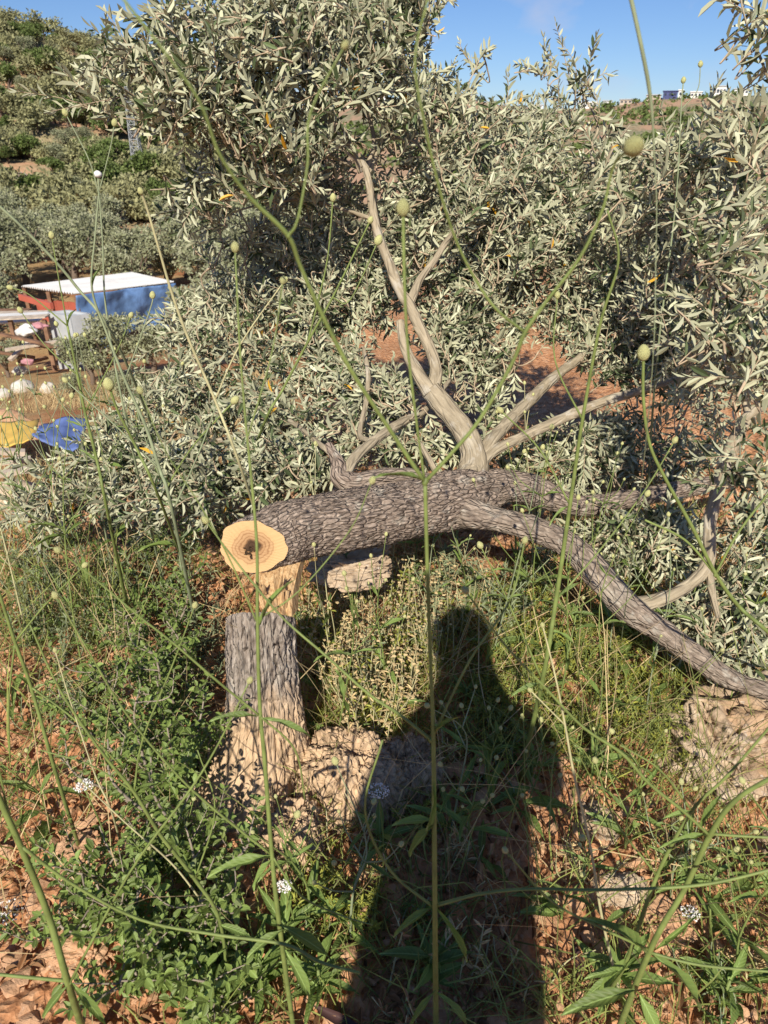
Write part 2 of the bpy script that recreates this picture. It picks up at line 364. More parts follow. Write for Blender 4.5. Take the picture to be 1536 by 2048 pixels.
def splint_mat():
    k = NT('torn pale wood'); n = k.noise(k.world((130, 130, 12)), 1, 6, .6)
    k.color(k.ramp(n, [(.3, (.30, .16, .075)), (.5, (.54, .355, .18)), (.7, (.65, .47, .27))])).rough(.8, .2); k.bump(n, .9, .006); return k.m
def rock_mat(name, a, b, stain, lich=(.60, .57, .52), scale=1.0, l0=.62):
    k = NT(name); v = k.world(); n = k.noise(v, 16 * scale, 8, .62); m = k.noise(v, 5 * scale, 5)
    c = k.ramp(n, [(.3, a), (.68, b)]); c = k.mix(k.maprange(m, .48, .66, 0, .8), c, stain)
    li = k.noise(v, 38 * scale, 6, .6); c = k.mix(k.maprange(li, l0, l0 + .08, 0, .8), c, lich)
    k.color(c).rough(.9, .15); k.bump(k.noise(v, 55 * scale, 8, .7), .8, .008); return k.m
def corrug_mat(name, c, dirt):
    k = NT(name); n = k.noise(k.world((.6, .6, .6)), 1.2, 6, .65); k.color(k.mix(k.maprange(n, .45, .7, 0, .6), c, dirt)).rough(.5, .4); return k.m

M = dict(
    soil=soil_mat(),
    hill=hill_mat('terraced hillside', (.52, .30, .185), (.42, .33, .21), (.22, .20, .10)),
    ridge=hill_mat('distant ridge', (.42, .27, .18), (.34, .29, .19), (.13, .15, .08)),
    stone=rock_mat('reddish limestone chips', (.50, .265, .138), (.71, .46, .285), (.54, .32, .19), (.70, .58, .46), 1.6, .66),
    boulder=rock_mat('weathered limestone', (.36, .265, .18), (.66, .53, .39), (.46, .30, .18)),
    pale=rock_mat('pale limestone', (.50, .47, .42), (.70, .67, .60), (.46, .40, .33)),
    wallstone=rock_mat('dry wall stone', (.27, .23, .20), (.52, .44, .39), (.33, .22, .17), scale=.15),
    bark=bark_mat('furrowed grey olive bark', (.145, .104, .080), (.56, .455, .370), None, 2.0, 1.0, 0, 17),
    oldlimb=bark_mat('lichened old olive bark', (.135, .10, .078), (.48, .395, .315), None, 1.6, .9, .35, 22),
    limb=bark_mat('smooth pale olive bark', (.25, .205, .140), (.50, .425, .305), None, 1.0, .55, .6),
    stump=bark_mat('stump bark', (.15, .115, .092), (.56, .49, .42), (.58, .41, .26), 1.2, 1.0),
    twig=plain('olive twig bark', (.44, .34, .235), .85, .2, .3, 40),
    cut=cutwood_mat(), splint=splint_mat(), rot=plain('rotten pith', (.055, .035, .022), .95, .1, .6, 160, 1, 200, .006),
    leaf=leaf_mat('olive leaf', (.105, .140, .062), (.45, .455, .305), .42, .46, .38, .08),
    yleaf=leaf_mat('yellowed olive leaf', (.72, .40, .04), None, .2, .5, .3, .15),
    stem=plain('green weed stem', (.175, .225, .065), .55, .35, .25, 30), stem_dry=plain('pale straw stem', (.46, .43, .24), .7, .2, .2, 30),
    stem_grey=plain('grey green stem', (.25, .29, .17), .6, .3, .2, 30),
    wleaf=leaf_mat('weed leaf', (.165, .235, .062), (.22, .28, .11), .35, .5, .3, .28, (.20, .34, .05), .7),
    head=plain('cream green flower head', (.60, .60, .27), .8, .2, .22, 90, .8, 240, .003),
    shrub=leaf_mat('glossy shrub leaf', (.175, .240, .062), (.28, .33, .15), .5, .42, .38, .22, (.22, .36, .05), .3),
    gtwig=plain('grey brown twig', (.30, .25, .20), .85, .2, .25, 40),
    grass=leaf_mat('thin green grass', (.26, .295, .085), None, .45, .6, .3, .2), straw=leaf_mat('dry straw', (.52, .40, .215), None, .4, .7, .2, .15),
    moss=leaf_mat('yellow green herb', (.36, .37, .075), None, .4, .6, .3, .3), greyherb=leaf_mat('grey green herb', (.26, .30, .17), None, .35, .7, .2, .15),
    dryherb=leaf_mat('withered herb', (.60, .46, .25), None, .35, .8, .15, .15),
    litter=leaf_mat('fallen brown leaf', (.36, .20, .10), None, .6, .75, .25, .05), purple=leaf_mat('dead purple brown leaf', (.085, .045, .042), None, .3, .5, .3, .05),
    white=plain('white floret', (.78, .75, .72), .8, .2, .1, 60),
    grove=leaf_mat('far olive foliage', (.25, .265, .15), (.41, .415, .275), .45, .6, .3, .1), bush=leaf_mat('far dark bush foliage', (.115, .160, .042), (.18, .22, .075), .5, .6, .3, .15),
    scrub=leaf_mat('far scrub foliage', (.30, .295, .15), None, .5, .7, .2, .1), trunk=plain('far trunk bark', (.17, .13, .10), .9, .1),
    blue=plain('blue tarpaulin', (.12, .22, .43), .5, .3, .45, 1.2, .5, 3, .08), blue2=plain('faded blue sheet', (.13, .19, .42), .6, .3, .25, 3),
    yellow=plain('yellow sheet', (.66, .44, .10), .6, .3, .12, 4), red=corrug_mat('rust red sheet', (.52, .13, .085), (.30, .09, .06)),
    roof=corrug_mat('white corrugated roof', (.80, .79, .76), (.58, .56, .54)), concrete=plain('grey concrete', (.44, .46, .48), .9, .15, .12, 3),
    plank=plain('weathered plank', (.50, .42, .34), .9, .1, .25, 6), brown=plain('brown junk wood', (.24, .14, .09), .9, .1, .4, 4), pink=plain('faded pink cloth', (.48, .24, .26), .9, .1, .3, 6),
    cloth=plain('white cloth', (.72, .70, .68), .9, .1, .15, 6), steel=plain('galvanised steel', (.30, .31, .32), .5, .4, .1), housewall=plain('white house wall', (.78, .76, .72), .8, .2, .06, .3),
    window=plain('dark window glass', (.04, .05, .07), .15, .6, .2, 2), navy=plain('dark blue roof', (.06, .07, .18), .5, .4, .2, .5),
    skin=plain('skin', (.50, .31, .22), .6, .3, .1), shirt=plain('dark shirt', (.08, .09, .12), .9, .1), trousers=plain('dark trousers', (.05, .06, .09), .9, .1), phone=plain('black phone', (.02, .02, .025), .3, .5, .1),
)

# ------------------------------------------------------------------ ground, hillside, distant ridge (one polar sheet cut in three)
az_front = np.arange(-41, 41.01, 0.2); az_back = np.arange(45, 316, 4.5)
AZ = np.radians(np.concatenate([az_front, az_back])); NA = len(AZ)
RR = [0.25]
while RR[-1] < 4.2: RR.append(RR[-1] * 1.009)
while RR[-1] < 1300: RR.append(RR[-1] * 1.03)
RR = np.array(RR); NR = len(RR)
gr, ga = np.meshgrid(RR, AZ, indexing='ij'); gx, gy = gr * np.sin(ga), gr * np.cos(ga)
gzv = height(gx, gy); q3 = np.stack([gx, gy, 0 * gx], -1).reshape(-1, 3)
cl = fbm(q3 * 17, 4, 21, .6); clod = np.where(cl > .06, .022 * np.minimum((cl - .06) * 4, 1), .012 * cl).reshape(gx.shape) + .007 * fbm(q3 * 60, 2, 5).reshape(gx.shape)
gzv = gzv + clod * (1 - sst(4, 9, gr))
straw = (sst(5.0, 7.5, gr) * sst(-3, -9, np.degrees(np.where(ga > pi, ga - 2 * pi, ga))) * .85)
straw = np.maximum(straw, sst(20, 40, gr) * .6)
i, j = np.meshgrid(np.arange(NR - 1), np.arange(NA), indexing='ij'); j2 = (j + 1) % NA
gq = np.stack([i * NA + j, i * NA + j2, (i + 1) * NA + j2, (i + 1) * NA + j], -1)
gv = np.stack([gx, gy, gzv], -1).reshape(-1, 3); gs = straw.reshape(-1)
azd = np.degrees(np.where(ga > pi, ga - 2 * pi, ga))[:-1]; rad_f = gr[:-1]
zone = np.where(rad_f < 76, 0, np.where((azd < -5.5) & (rad_f < 240), 1, 2))
for zid, nm, mt in ((0, 'ground', M['soil']), (1, 'hillside', M['hill']), (2, 'distant_hill', M['ridge'])):
    qq = gq[zone == zid].reshape(-1, 4); used, inv = np.unique(qq, return_inverse=True)
    o = link(nm, Geo().add(gv[used], None, inv.reshape(-1, 4), gs[used]).mesh(nm, [mt], smooth=True), None, 'structure')
    if zid == 0: ground = o
g0 = Geo(); th = np.arange(24) * 2 * pi / 24      # little disc that closes the sheet under the photographer
ring = np.stack([.26 * np.sin(th), .26 * np.cos(th), height(.26 * np.sin(th), .26 * np.cos(th)) - .01], -1)
g0.add(np.vstack([ring, [0, 0, hz(0, 0) - .01]]), [(24, k, (k + 1) % 24) for k in range(24)]); link('ground_patch', g0.mesh('ground_patch', [M['soil']]), None, 'structure')

# ------------------------------------------------------------------ far vegetation
def crown_mesh(name, mat, seed, n, w, h, leaf, lobes):
    r = np.random.default_rng(seed); cs = np.column_stack([r.uniform(-.55, .55, lobes) * w, r.uniform(-.55, .55, lobes) * w, r.uniform(.38, .80, lobes) * h]); rs = r.uniform(.30, .48, lobes) * w
    k = r.integers(0, lobes, n); d = unit(r.normal(size=(n, 3))); d[:, 2] = np.where(d[:, 2] < -.5, -d[:, 2], d[:, 2])
    p = cs[k] + d * (rs[k] * r.uniform(.6, 1.06, n) * (1 + .35 * fbm(d * 2.5 + k[:, None] * 5, 2, seed)))[:, None] * np.array([1, 1, .85])
    p[:, 2] = np.maximum(p[:, 2], .08 * h)
    ax = unit(r.normal(size=(n, 3)) + d * .8); nm = unit(d * 1.2 + r.normal(size=(n, 3)) * .8); g = Geo()
    clump = vnoise(p * (2.2 / w) + seed, 4)
    add_leaves(g, p, ax, nm, leaf * r.uniform(.6, 1.3, n), leaf * .55 * r.uniform(.7, 1.2, n), np.clip(.15 + .7 * clump + r.normal(0, .18, n), 0, 1))
    return g.mesh(name, [mat])
def trunk_mesh(seed, h, rad, limbs=4):
    r = np.random.default_rng(seed); g = Geo()
    add_tube(g, smooth([(0, 0, -.3), (.05 * h * r.normal(), .05 * h * r.normal(), h * .25), (.1 * h * r.normal(), .1 * h * r.normal(), h * .5)], 3), np.linspace(rad, rad * .6, 7), 7)
    for k in range(limbs):
        a = r.uniform(0, 2 * pi); add_tube(g, smooth([(0, 0, h * .2), (.16 * h * cos(a), .16 * h * sin(a), h * .45), (.3 * h * cos(a), .3 * h * sin(a), h * .72)], 3), np.linspace(rad * .5, rad * .15, 7), 5)
    return g.mesh('trunk', [M['trunk']], smooth=True)
olive_kinds = [(crown_mesh('crown', M['grove'], 100 + k, 2600, 2.1, 4.2, .21, 10), trunk_mesh(100 + k, 4.2, .22)) for k in range(3)]
bush_kinds = [(crown_mesh('crown', M['bush'], 200 + k, 2000, 1.9, 3.4, .30, 9), trunk_mesh(200 + k, 3.4, .14)) for k in range(3)]
scrub_kinds = [(crown_mesh('crown', M['scrub'], 300 + k, 900, 1.5, 1.2, .22, 8), trunk_mesh(300 + k, 1.2, .05, 3)) for k in range(2)]
def plant_tree(kind, name, label, cat, group, x, y, s, sz=1.0):
    cm, tm = kind; o = thing(name, label, cat, (x, y, hz(x, y) - .05), group); o.rotation_euler = (0, 0, rnd.uniform(0, 6.28)); o.scale = (s, s, s * sz)
    link('crown', cm, o); link('trunk', tm, o); return o
def pol(r, az): return r * sin(R(az)), r * cos(R(az))
placed = []
def free(x, y, d):
    for a, b in placed:
        if (a - x) ** 2 + (b - y) ** 2 < d * d: return False
    placed.append((x, y)); return True
for k in range(600):       # olive grove on the valley floor
    r_ = rnd.uniform(33, 76); az = rnd.uniform(-33, -4)
    x, y = pol(r_, az)
    if r_ < 41 and -29 < az < -14: continue
    if 33 < r_ < 47 and -25.5 < az < -22.5: continue
    if r_ > 52 and -19.5 < az < -15.2: continue
    if free(x, y, 3.1): plant_tree(olive_kinds[k % 3], 'olive_tree', 'grey green olive tree standing in the grove below the scrubby hill', 'tree', 'olive trees in the valley grove', x, y, rnd.uniform(.85, 1.2), rnd.uniform(.85, 1.1))
placed = []; nb = nb1 = 0
for k in range(5000):      # trees and bushes on the hillside
    r_ = 82 + 112 * rnd.random() ** .8; az = rnd.uniform(-31, -5.5); x, y = pol(r_, az)
    dens = float(vnoise(np.array([[x * .05, y * .05, 0]]), 8)[0])
    lim = .30 + .28 * sst(130, 180, r_)
    if -18.6 < az < -16.0 and r_ < 98: continue
    if dens < lim - .06 or (r_ > 150 and rnd.random() < .45): continue
    if free(x, y, 2.3 + 1.2 * rnd.random()):
        t = rnd.random()
        if t < .62 and nb1 < 285: nb1 += 1; plant_tree(bush_kinds[k % 3], 'bush', 'dark green bushy tree growing on the terraced hillside', 'bush', 'dark bushes on the hillside', x, y, rnd.uniform(.55, 1.45), rnd.uniform(.55, 1))
        else: plant_tree(olive_kinds[k % 3], 'hill_olive_tree', 'pale grey olive tree growing between dark bushes on the hillside', 'tree', 'olive trees on the hillside', x, y, rnd.uniform(.4, 1.05), rnd.uniform(.6, .95))
        nb += 1
        if nb > 480: break
for k in range(300):
    r_ = rnd.uniform(84, 196); az = rnd.uniform(-30, -6); x, y = pol(r_, az)
    if k < 280: plant_tree(scrub_kinds[k % 2], 'scrub_shrub', 'low straw green scrub on the bare strips of the hillside', 'shrub', 'low scrub on the hillside', x, y, rnd.uniform(1.2, 2.6))
for k in range(420):      # olives scattered down the valley beyond the fallen crown
    r_ = rnd.uniform(26, 210); az = rnd.uniform(-4, 46); x, y = pol(r_, az)
    if k % 3 and free(x, y, 6.5): plant_tree(olive_kinds[k % 3], 'valley_olive_tree', 'grey olive tree in the valley seen beyond the fallen crown', 'tree', 'olive trees in the valley beyond the crown', x, y, rnd.uniform(.6, 1.0), rnd.uniform(.8, 1))
g = Geo(); nn = 9000       # scrub on the far ridge, one mass
sv, sq = OLIVE_V, OLIVE_Q
ra, aa = rng.uniform(250, 436, 2200), rng.uniform(-9, 34, 2200)
cx, cy = ra * np.sin(np.radians(aa)), ra * np.cos(np.radians(aa)); keep = vnoise(np.stack([cx * .03, cy * .03, 0 * cx], -1), 4) > .40
cx, cy, ra = cx[keep], cy[keep], ra[keep]; cz = height(cx, cy); m_ = len(cx)
for rep in range(10):
    d = unit(rng.normal(size=(m_, 3))); d[:, 2] = abs(d[:, 2]); sc = rng.uniform(1.0, 2.4, m_)
    add_leaves(g, np.stack([cx, cy, cz], -1) + d * sc[:, None] * .8, unit(rng.normal(size=(m_, 3))), d + rng.normal(size=(m_, 3)) * .4, sc * .9, sc * .7, rng.uniform(0, .8, m_))
link('ridge_scrub', g.mesh('ridge_scrub', [M['bush']]), None, 'stuff')

# dry stone terrace walls on the hillside
rocks = [hull_rock(40 + k) for k in range(10)]
def stone_wall(px0, py0, px1, py1, h, n, label):
    a, b = G(px0, py0), G(px1, py1); root = thing('dry_stone_wall', label, 'stone wall', (a + b) / 2, None); g = Geo()
    for k in range(n):
        t = rng.random(); p = a + (b - a) * t; p = np.array([p[0], p[1], hz(p[0], p[1]) + rng.uniform(0, h)]); v, tr = rocks[k % 10]
        g.add((v * rng.uniform(.25, .5)) @ rrot(rng).T + p + rng.normal(0, .15, 3) * [1, 1, 0], tr, None, rng.random())
    part('stone', g, M['wallstone'], root, kind='stuff')
stone_wall(165, 352, 272, 372, 1.6, 420, 'pale dry stone terrace wall beside the foot of the lattice mast')
stone_wall(85, 238, 150, 248, 1.5, 200, 'short dry stone wall high on the hill between dark bushes')
stone_wall(25, 368, 75, 378, 1.3, 150, 'low dry stone wall at the hill foot behind the grey olives')
stone_wall(195, 318, 245, 335, 1.6, 160, 'tumbled stone heap above the long terrace wall')

# lattice mast
b0 = G(283, 372); root = thing('lattice_mast', 'grey steel lattice mast standing on the hillside behind the grove', 'mast', b0)
zc0 = float(project(b0)[2][0]); hM = 175 * zc0 / F; wb_, wt_ = 21 * zc0 / F / 2, 10 * zc0 / F / 2
def mast(ci, t): s = wb_ + (wt_ - wb_) * t; return b0 + np.array([(-1, 1, 1, -1)[ci] * s, (-1, -1, 1, 1)[ci] * s, t * hM - .3])
for ci in range(4):
    g = Geo(); add_beam(g, mast(ci, 0), mast(ci, 1), .09, .09, up=(0, 1, .01)); part('leg', g, M['steel'], root)
for k in range(14):
    g = Geo(); t0, t1 = k / 14, (k + 1) / 14
    for ci in range(4):
        c2 = (ci + 1) % 4; add_beam(g, mast(ci, t0), mast(c2, t1), .045, .045, up=(.1, .2, 1)); add_beam(g, mast(c2, t0), mast(ci, t1), .045, .045, up=(.1, .2, 1)); add_beam(g, mast(ci, t1), mast(c2, t1), .06, .06, up=(.1, .2, 1))
    part('brace', g, M['steel'], root)

# houses along the distant ridge
def house(px0, px1, h, label, wall, roofm, nwin=4, flat=True, dz=0.0):
    a, b = pol(428, math.degrees(math.atan2((px0 - 768) / F, 1.15))), pol(428, math.degrees(math.atan2((px1 - 768) / F, 1.15)))
    c = np.array([(a[0] + b[0]) / 2, (a[1] + b[1]) / 2]); w = math.hypot(a[0] - b[0], a[1] - b[1]); z = hz(c[0], c[1]) + dz; ang = math.atan2(b[1] - a[1], b[0] - a[0])
    root = thing('ridge_house', label, 'house', (c[0], c[1], z)); rot = rotz(ang); o3 = np.array([c[0], c[1], z])
    g = Geo(); add_box(g, o3 + np.array([0, 0, h / 2 - 1]), (w, 8, h + 2), rot); part('wall', g, wall, root)
    g = Geo(); add_box(g, o3 + np.array([0, 0, h + .2]), (w + .8, 8.8, .4), rot); part('roof', g, roofm, root)
    for k in range(nwin):
        g = Geo(); add_box(g, o3 + rot @ np.array([(k + .5) / nwin * w - w / 2, -4.02, h * .55]), (1.0, .12, h * .35), rot); part('window', g, M['window'], root)
house(1155, 1192, 2.6, 'low white house with a row of windows on the distant ridge', M['housewall'], M['housewall'], 6)
house(1060, 1085, 1.6, 'small pale house half hidden behind the olive crown on the ridge', M['housewall'], M['concrete'], 3)
house(1322, 1350, 2.7, 'building under a dark blue roof canopy on the distant ridge', M['navy'], M['navy'], 3)
house(1352, 1360, 3.0, 'narrow pale block joined to the blue roofed building', M['housewall'], M['housewall'], 1)
house(1290, 1318, 2.0, 'long low shed with a grey roof left of the blue roofed building', M['plank'], M['concrete'], 2)
house(1420, 1445, 4.2, 'tall cream house among trees on the ridge behind olive leaves', M['housewall'], M['concrete'], 4)
house(700, 770, 2.0, 'pale house glimpsed through gaps of the fallen olive crown', M['housewall'], M['housewall'], 4)

house(1205, 1222, 2.2, 'small white house right of the low house with many windows', M['housewall'], M['concrete'], 2)
house(1238, 1262, 2.0, 'low cream house in the middle of the ridge skyline', M['plank'], M['concrete'], 3)
house(1376, 1398, 2.4, 'white house right of the blue roofed building', M['housewall'], M['housewall'], 3)
house(1462, 1490, 2.6, 'pale house right of the tall cream house on the ridge', M['housewall'], M['concrete'], 4)

# ------------------------------------------------------------------ shed, tank, junk, tarps on the slope below
A, B, C_, D = P(152, 590, 26.5), P(345, 567, 29.5), P(240, 545, 35), P(48, 574, 31)
C_ = D + (B - A) * np.linalg.norm(C_[:2] - D[:2]) / np.linalg.norm(B[:2] - A[:2]); C_[2] += .1
foot = hz(A[0], A[1]); root = thing('shed', 'open shed with white corrugated roof and blue tarpaulin side', 'shed', (A[0], A[1], foot))
g = Geo(); nu, nv = 130, 2; V = []
for a_ in range(nu):
    t = a_ / (nu - 1); bz = .035 * math.sin(t * 2 * pi * 22)
    for b_ in range(nv):
        s = -.02 + 1.04 * b_ / (nv - 1); p = (A + (D - A) * t) * (1 - s) + (B + (C_ - B) * t) * s; V.append(p + np.array([0, 0, bz + .06]))
V = np.array(V); Q = [(k * 2, k * 2 + 1, k * 2 + 3, k * 2 + 2) for k in range(nu - 1)]
g.add(V, None, Q); g.add(V - [0, 0, .02], None, [q[::-1] for q in Q]); part('roof', g, M['roof'], root)
for (p, nm) in ((A, 0), (B, 1), (C_, 2), (D, 3), ((A + D) / 2, 4)):
    g = Geo(); add_beam(g, [p[0], p[1], hz(p[0], p[1]) - .3], p - [0, 0, .03], .14, .14, up=(0, 1, 0)); part('post', g, M['brown'], root)
for k in range(4):        # rust red wall boards under the left eave
    g = Geo(); t0, t1 = .02 + k * .22, .225 + k * .22; lo, hi = 1.25, .35
    a, b = A + (D - A) * t0, A + (D - A) * t1; off = np.array([.12, .1, 0]); add_beam(g, a + off - [0, 0, (lo + hi) / 2 + .04 * k], b + off - [0, 0, (lo + hi) / 2 + .04 * k], .06, lo - hi, up=(0, 0, 1)); part('wall_panel', g, M['red'], root)
g = Geo(); nu, nv = 60, 26; u, v = np.meshgrid(np.linspace(-.03, 1.02, nu), np.linspace(0, 1, nv), indexing='ij')
fold = .10 * np.sin(u * 23 + 3 * v) * (v ** .6) + .16 * fbm(np.stack([u * 6, v * 3, 0 * u], -1).reshape(-1, 3), 3, 2).reshape(u.shape)
nrm = unit(np.array([(B - A)[1], -(B - A)[0], 0])); pp = A + (B - A) * u[..., None] + np.array([0, 0, -1.0]) * (v * (1.85 + .25 * np.sin(u * 9)) - .02)[..., None] + nrm * (fold + .10)[..., None]
i, j = np.meshgrid(np.arange(nu - 1), np.arange(nv - 1), indexing='ij')
g.add(pp.reshape(-1, 3), None, np.stack([i * nv + j, (i + 1) * nv + j, (i + 1) * nv + j + 1, i * nv + j + 1], -1).reshape(-1, 4)); t_ = part('tarpaulin', g, M['blue'], root, smooth=True)
sm = t_.modifiers.new('thickness', 'SOLIDIFY'); sm.thickness = .02
g = Geo(); add_beam(g, P(40, 594, 28), P(104, 612, 26.6), .12, .22); tag(part('painted_beam', g, M['red'], None), 'rust red beam leaning across the open left end of the shed', 'beam')

zt_ = P(142, 632, 22.5)[2]; tk = [Pz(97, 624, zt_), Pz(142, 632, zt_), Pz(178, 627, zt_), Pz(135, 620, zt_)]; tz = hz(tk[1][0], tk[1][1])
root = thing('water_tank', 'grey box shaped concrete tank standing in front of the shed', 'tank', (tk[1][0], tk[1][1], tz)); zt = float(np.mean([p[2] for p in tk]))
for k in range(4):
    a, b = tk[k].copy(), tk[(k + 1) % 4].copy(); g = Geo(); a[2] = b[2] = (zt + tz - .3) / 2; add_beam(g, a, b, .1, zt - tz + .3); part('side_panel', g, M['concrete'], root)
g = Geo(); q = np.array([[p[0], p[1], zt - .06] for p in tk]); g.add(np.vstack([q, q - [0, 0, .05]]), None, [(0, 1, 2, 3), (7, 6, 5, 4), (0, 4, 5, 1), (1, 5, 6, 2), (2, 6, 7, 3), (3, 7, 4, 0)]); part('lid', g, M['concrete'], root)

lt = thing('lean_to', 'collapsed lean-to of boards and white sheets beside the grey tank', 'lean-to', G(30, 690))
lz = 22.5
for k, (xa, ya, xb, yb, m) in enumerate([(-60, 640, 95, 632, 'plank'), (-60, 634, 98, 627, 'roof'), (-60, 628, 95, 624, 'plank'), (-60, 648, 80, 640, 'roof'), (-60, 622, 60, 620, 'brown')]):
    g = Geo(); add_beam(g, P(xa, ya, lz + k * .45), P(xb, yb, lz + k * .45), .42, .04); part('roof_board', g, M[m], lt)
for px in (-40, 20, 88):
    q = P(px, 640, lz); g = Geo(); add_beam(g, [q[0], q[1], hz(q[0], q[1]) - .2], q, .12, .12, up=(0, 1, 0)); part('post', g, M['brown'], lt)
for k, (xa, ya, xb, yb, m) in enumerate([(0, 668, 100, 690, 'brown'), (10, 700, 120, 682, 'plank'), (20, 720, 60, 680, 'plank'), (0, 705, 70, 715, 'brown'), (60, 690, 130, 697, 'brown'), (40, 730, 95, 715, 'brown'), (-20, 690, 40, 700, 'brown')]):
    g = Geo(); add_beam(g, P(xa, ya, 20.5 + .2 * k), P(xb, yb, 21 + .2 * k), .16, .07); tag(part('loose_board', g, M[m], None), ('topmost brown board of the scrap wood under the lean-to', 'pale long board slanting up below the lean-to', 'short pale board propped steeply at the scrap pile', 'brown board lying level under the propped pale board', 'brown board end jutting right of the scrap pile below the tank', 'lowest brown board of the scrap pile', 'leftmost short brown board under the lean-to')[k], 'board', 'scrap boards under the lean-to')
def blob(name, p, size, mat, label, cat, seed, group=None, lump=.35, fr=2.0, nu=24, nv=14, parent=None):
    v, q = sphere_grid(nu, nv); d = 1 + lump * fbm(v * fr + seed, 4, seed); g = Geo(); g.add(v * d[:, None] * np.asarray(size) + np.asarray(p), None, q, .5)
    o = part(name, g, mat, parent, smooth=True)
    return tag(o, label, cat, group) if label else o
blob('cloth_bundle', P(52, 662, 21.5), (.26, .2, .16), M['cloth'], 'crumpled white cloth bundle heaped on the scrap boards', 'cloth', 3, lump=.8)
blob('cloth_bundle', P(78, 652, 21.8), (.22, .18, .09), M['pink'], 'faded pink cloth lying right of the white bundle', 'cloth', 4, lump=.8)
blob('cloth_bundle', P(55, 724, 16.5), (.13, .1, .07), M['pink'], 'small pink bundle above the white field stones', 'cloth', 5, lump=.7)
for (px, py, s, lb) in ((43, 737, .24, 'white rounded field stone topmost of the three by the dry grass'), (47, 772, .27, 'white rounded field stone below the pink bundle'), (99, 773, .21, 'white flattish field stone rightmost of the three in dry grass'), (8, 784, .2, 'small white field stone at the picture edge')):
    p = G(px, py + 12); blob('field_stone', p + [0, 0, s * .45], (s, s * .9, s * .72), M['pale'], lb, 'stone', px, lump=.3)
def small_bush(px, py, s, label, kind=0, src=olive_kinds):
    p = G(px, py); o = thing('small_bush', label, 'bush', p); o.scale = (s, s, s); o.rotation_euler = (0, 0, px); link('crown', src[kind][0], o); link('trunk', src[kind][1], o)
small_bush(18, 755, .30, 'rounded grey bush at the picture edge above the white stones')
small_bush(225, 760, .46, 'grey green sapling in front of the blue tarpaulin', 1); small_bush(300, 755, .42, 'low grey sapling right of the one before the tarpaulin', 2)
small_bush(185, 770, .33, 'small grey sapling left of the dry grass by the tank', 0); small_bush(330, 690, .48, 'dark grey sapling at the right end of the shed', 1)
small_bush(-10, 640, .8, 'tall olive bush left of the shed at the picture edge', 2); small_bush(395, 740, .6, 'bushy sapling half hidden behind the fallen crown', 0); small_bush(150, 745, .28, 'small sapling below the grey tank', 2)
for (px, py, s, w) in ((260, 820, .2, 'middle'), (330, 830, .22, 'rightmost'), (150, 800, .16, 'leftmost')): small_bush(px, py, s, w + ' tuft of grey scrub in the dry grass of the slope', 1)
def sheet(name, corners, mat, label, cat, sag, seed):
    c = [np.asarray(x) for x in corners]; n = 16; u, v = np.meshgrid(np.linspace(0, 1, n), np.linspace(0, 1, n), indexing='ij'); U, V = u[..., None], v[..., None]
    p = (c[0] * (1 - U) + c[1] * U) * (1 - V) + (c[3] * (1 - U) + c[2] * U) * V
    p[..., 2] += sag * fbm(np.stack([u * 4, v * 4, 0 * u], -1).reshape(-1, 3) + seed, 3, seed).reshape(u.shape); i, j = np.meshgrid(np.arange(n - 1), np.arange(n - 1), indexing='ij')
    g = Geo(); g.add(p.reshape(-1, 3), None, np.stack([i * n + j, (i + 1) * n + j, (i + 1) * n + j + 1, i * n + j + 1], -1).reshape(-1, 4))
    o = part(name, g, mat, None, smooth=True); sd = o.modifiers.new('thickness', 'SOLIDIFY'); sd.thickness = .015; return tag(o, label, cat)
sheet('yellow_sheet', [P(-60, 915, 9.0), P(-60, 858, 10.0), P(80, 843, 10.0), P(64, 886, 8.9)], M['yellow'], 'bright yellow sheet spread over a pile at the picture edge', 'tarpaulin', .09, 2)
sheet('blue_sheet', [P(66, 880, 8.95), P(82, 843, 9.9), P(176, 842, 10.0), P(158, 905, 8.7)], M['blue2'], 'faded blue sheet spread beside the yellow one', 'tarpaulin', .10, 7)
for k, (xa, ya, xb, yb) in enumerate([(-40, 928, 62, 918), (-40, 955, 60, 938), (-40, 900, 50, 905)]):
    g = Geo(); add_beam(g, P(xa, ya, 7.9 - .25 * k), P(xb, yb, 8.1 - .25 * k), .10, .05)
    tag(part('timber_plank', g, M['plank'], None), ('weathered plank just below the yellow sheet', 'lower weathered plank under the other plank', 'plank tucked beneath the yellow sheet edge')[k], 'plank')
p = G(45, 900); blob('rubble_pile', p + [-.35, .2, .0], (.8, .5, .42), M['stone'], 'heap of earth and rubble under the yellow and blue sheets', 'pile', 8, lump=.6)
p = P(30, 985, 6.6); blob('rock', [p[0], p[1], p[2] - .05], (.22, .2, .16), M['boulder'], 'pale brown rock at the picture edge below the planks', 'rock', 12, lump=.4)

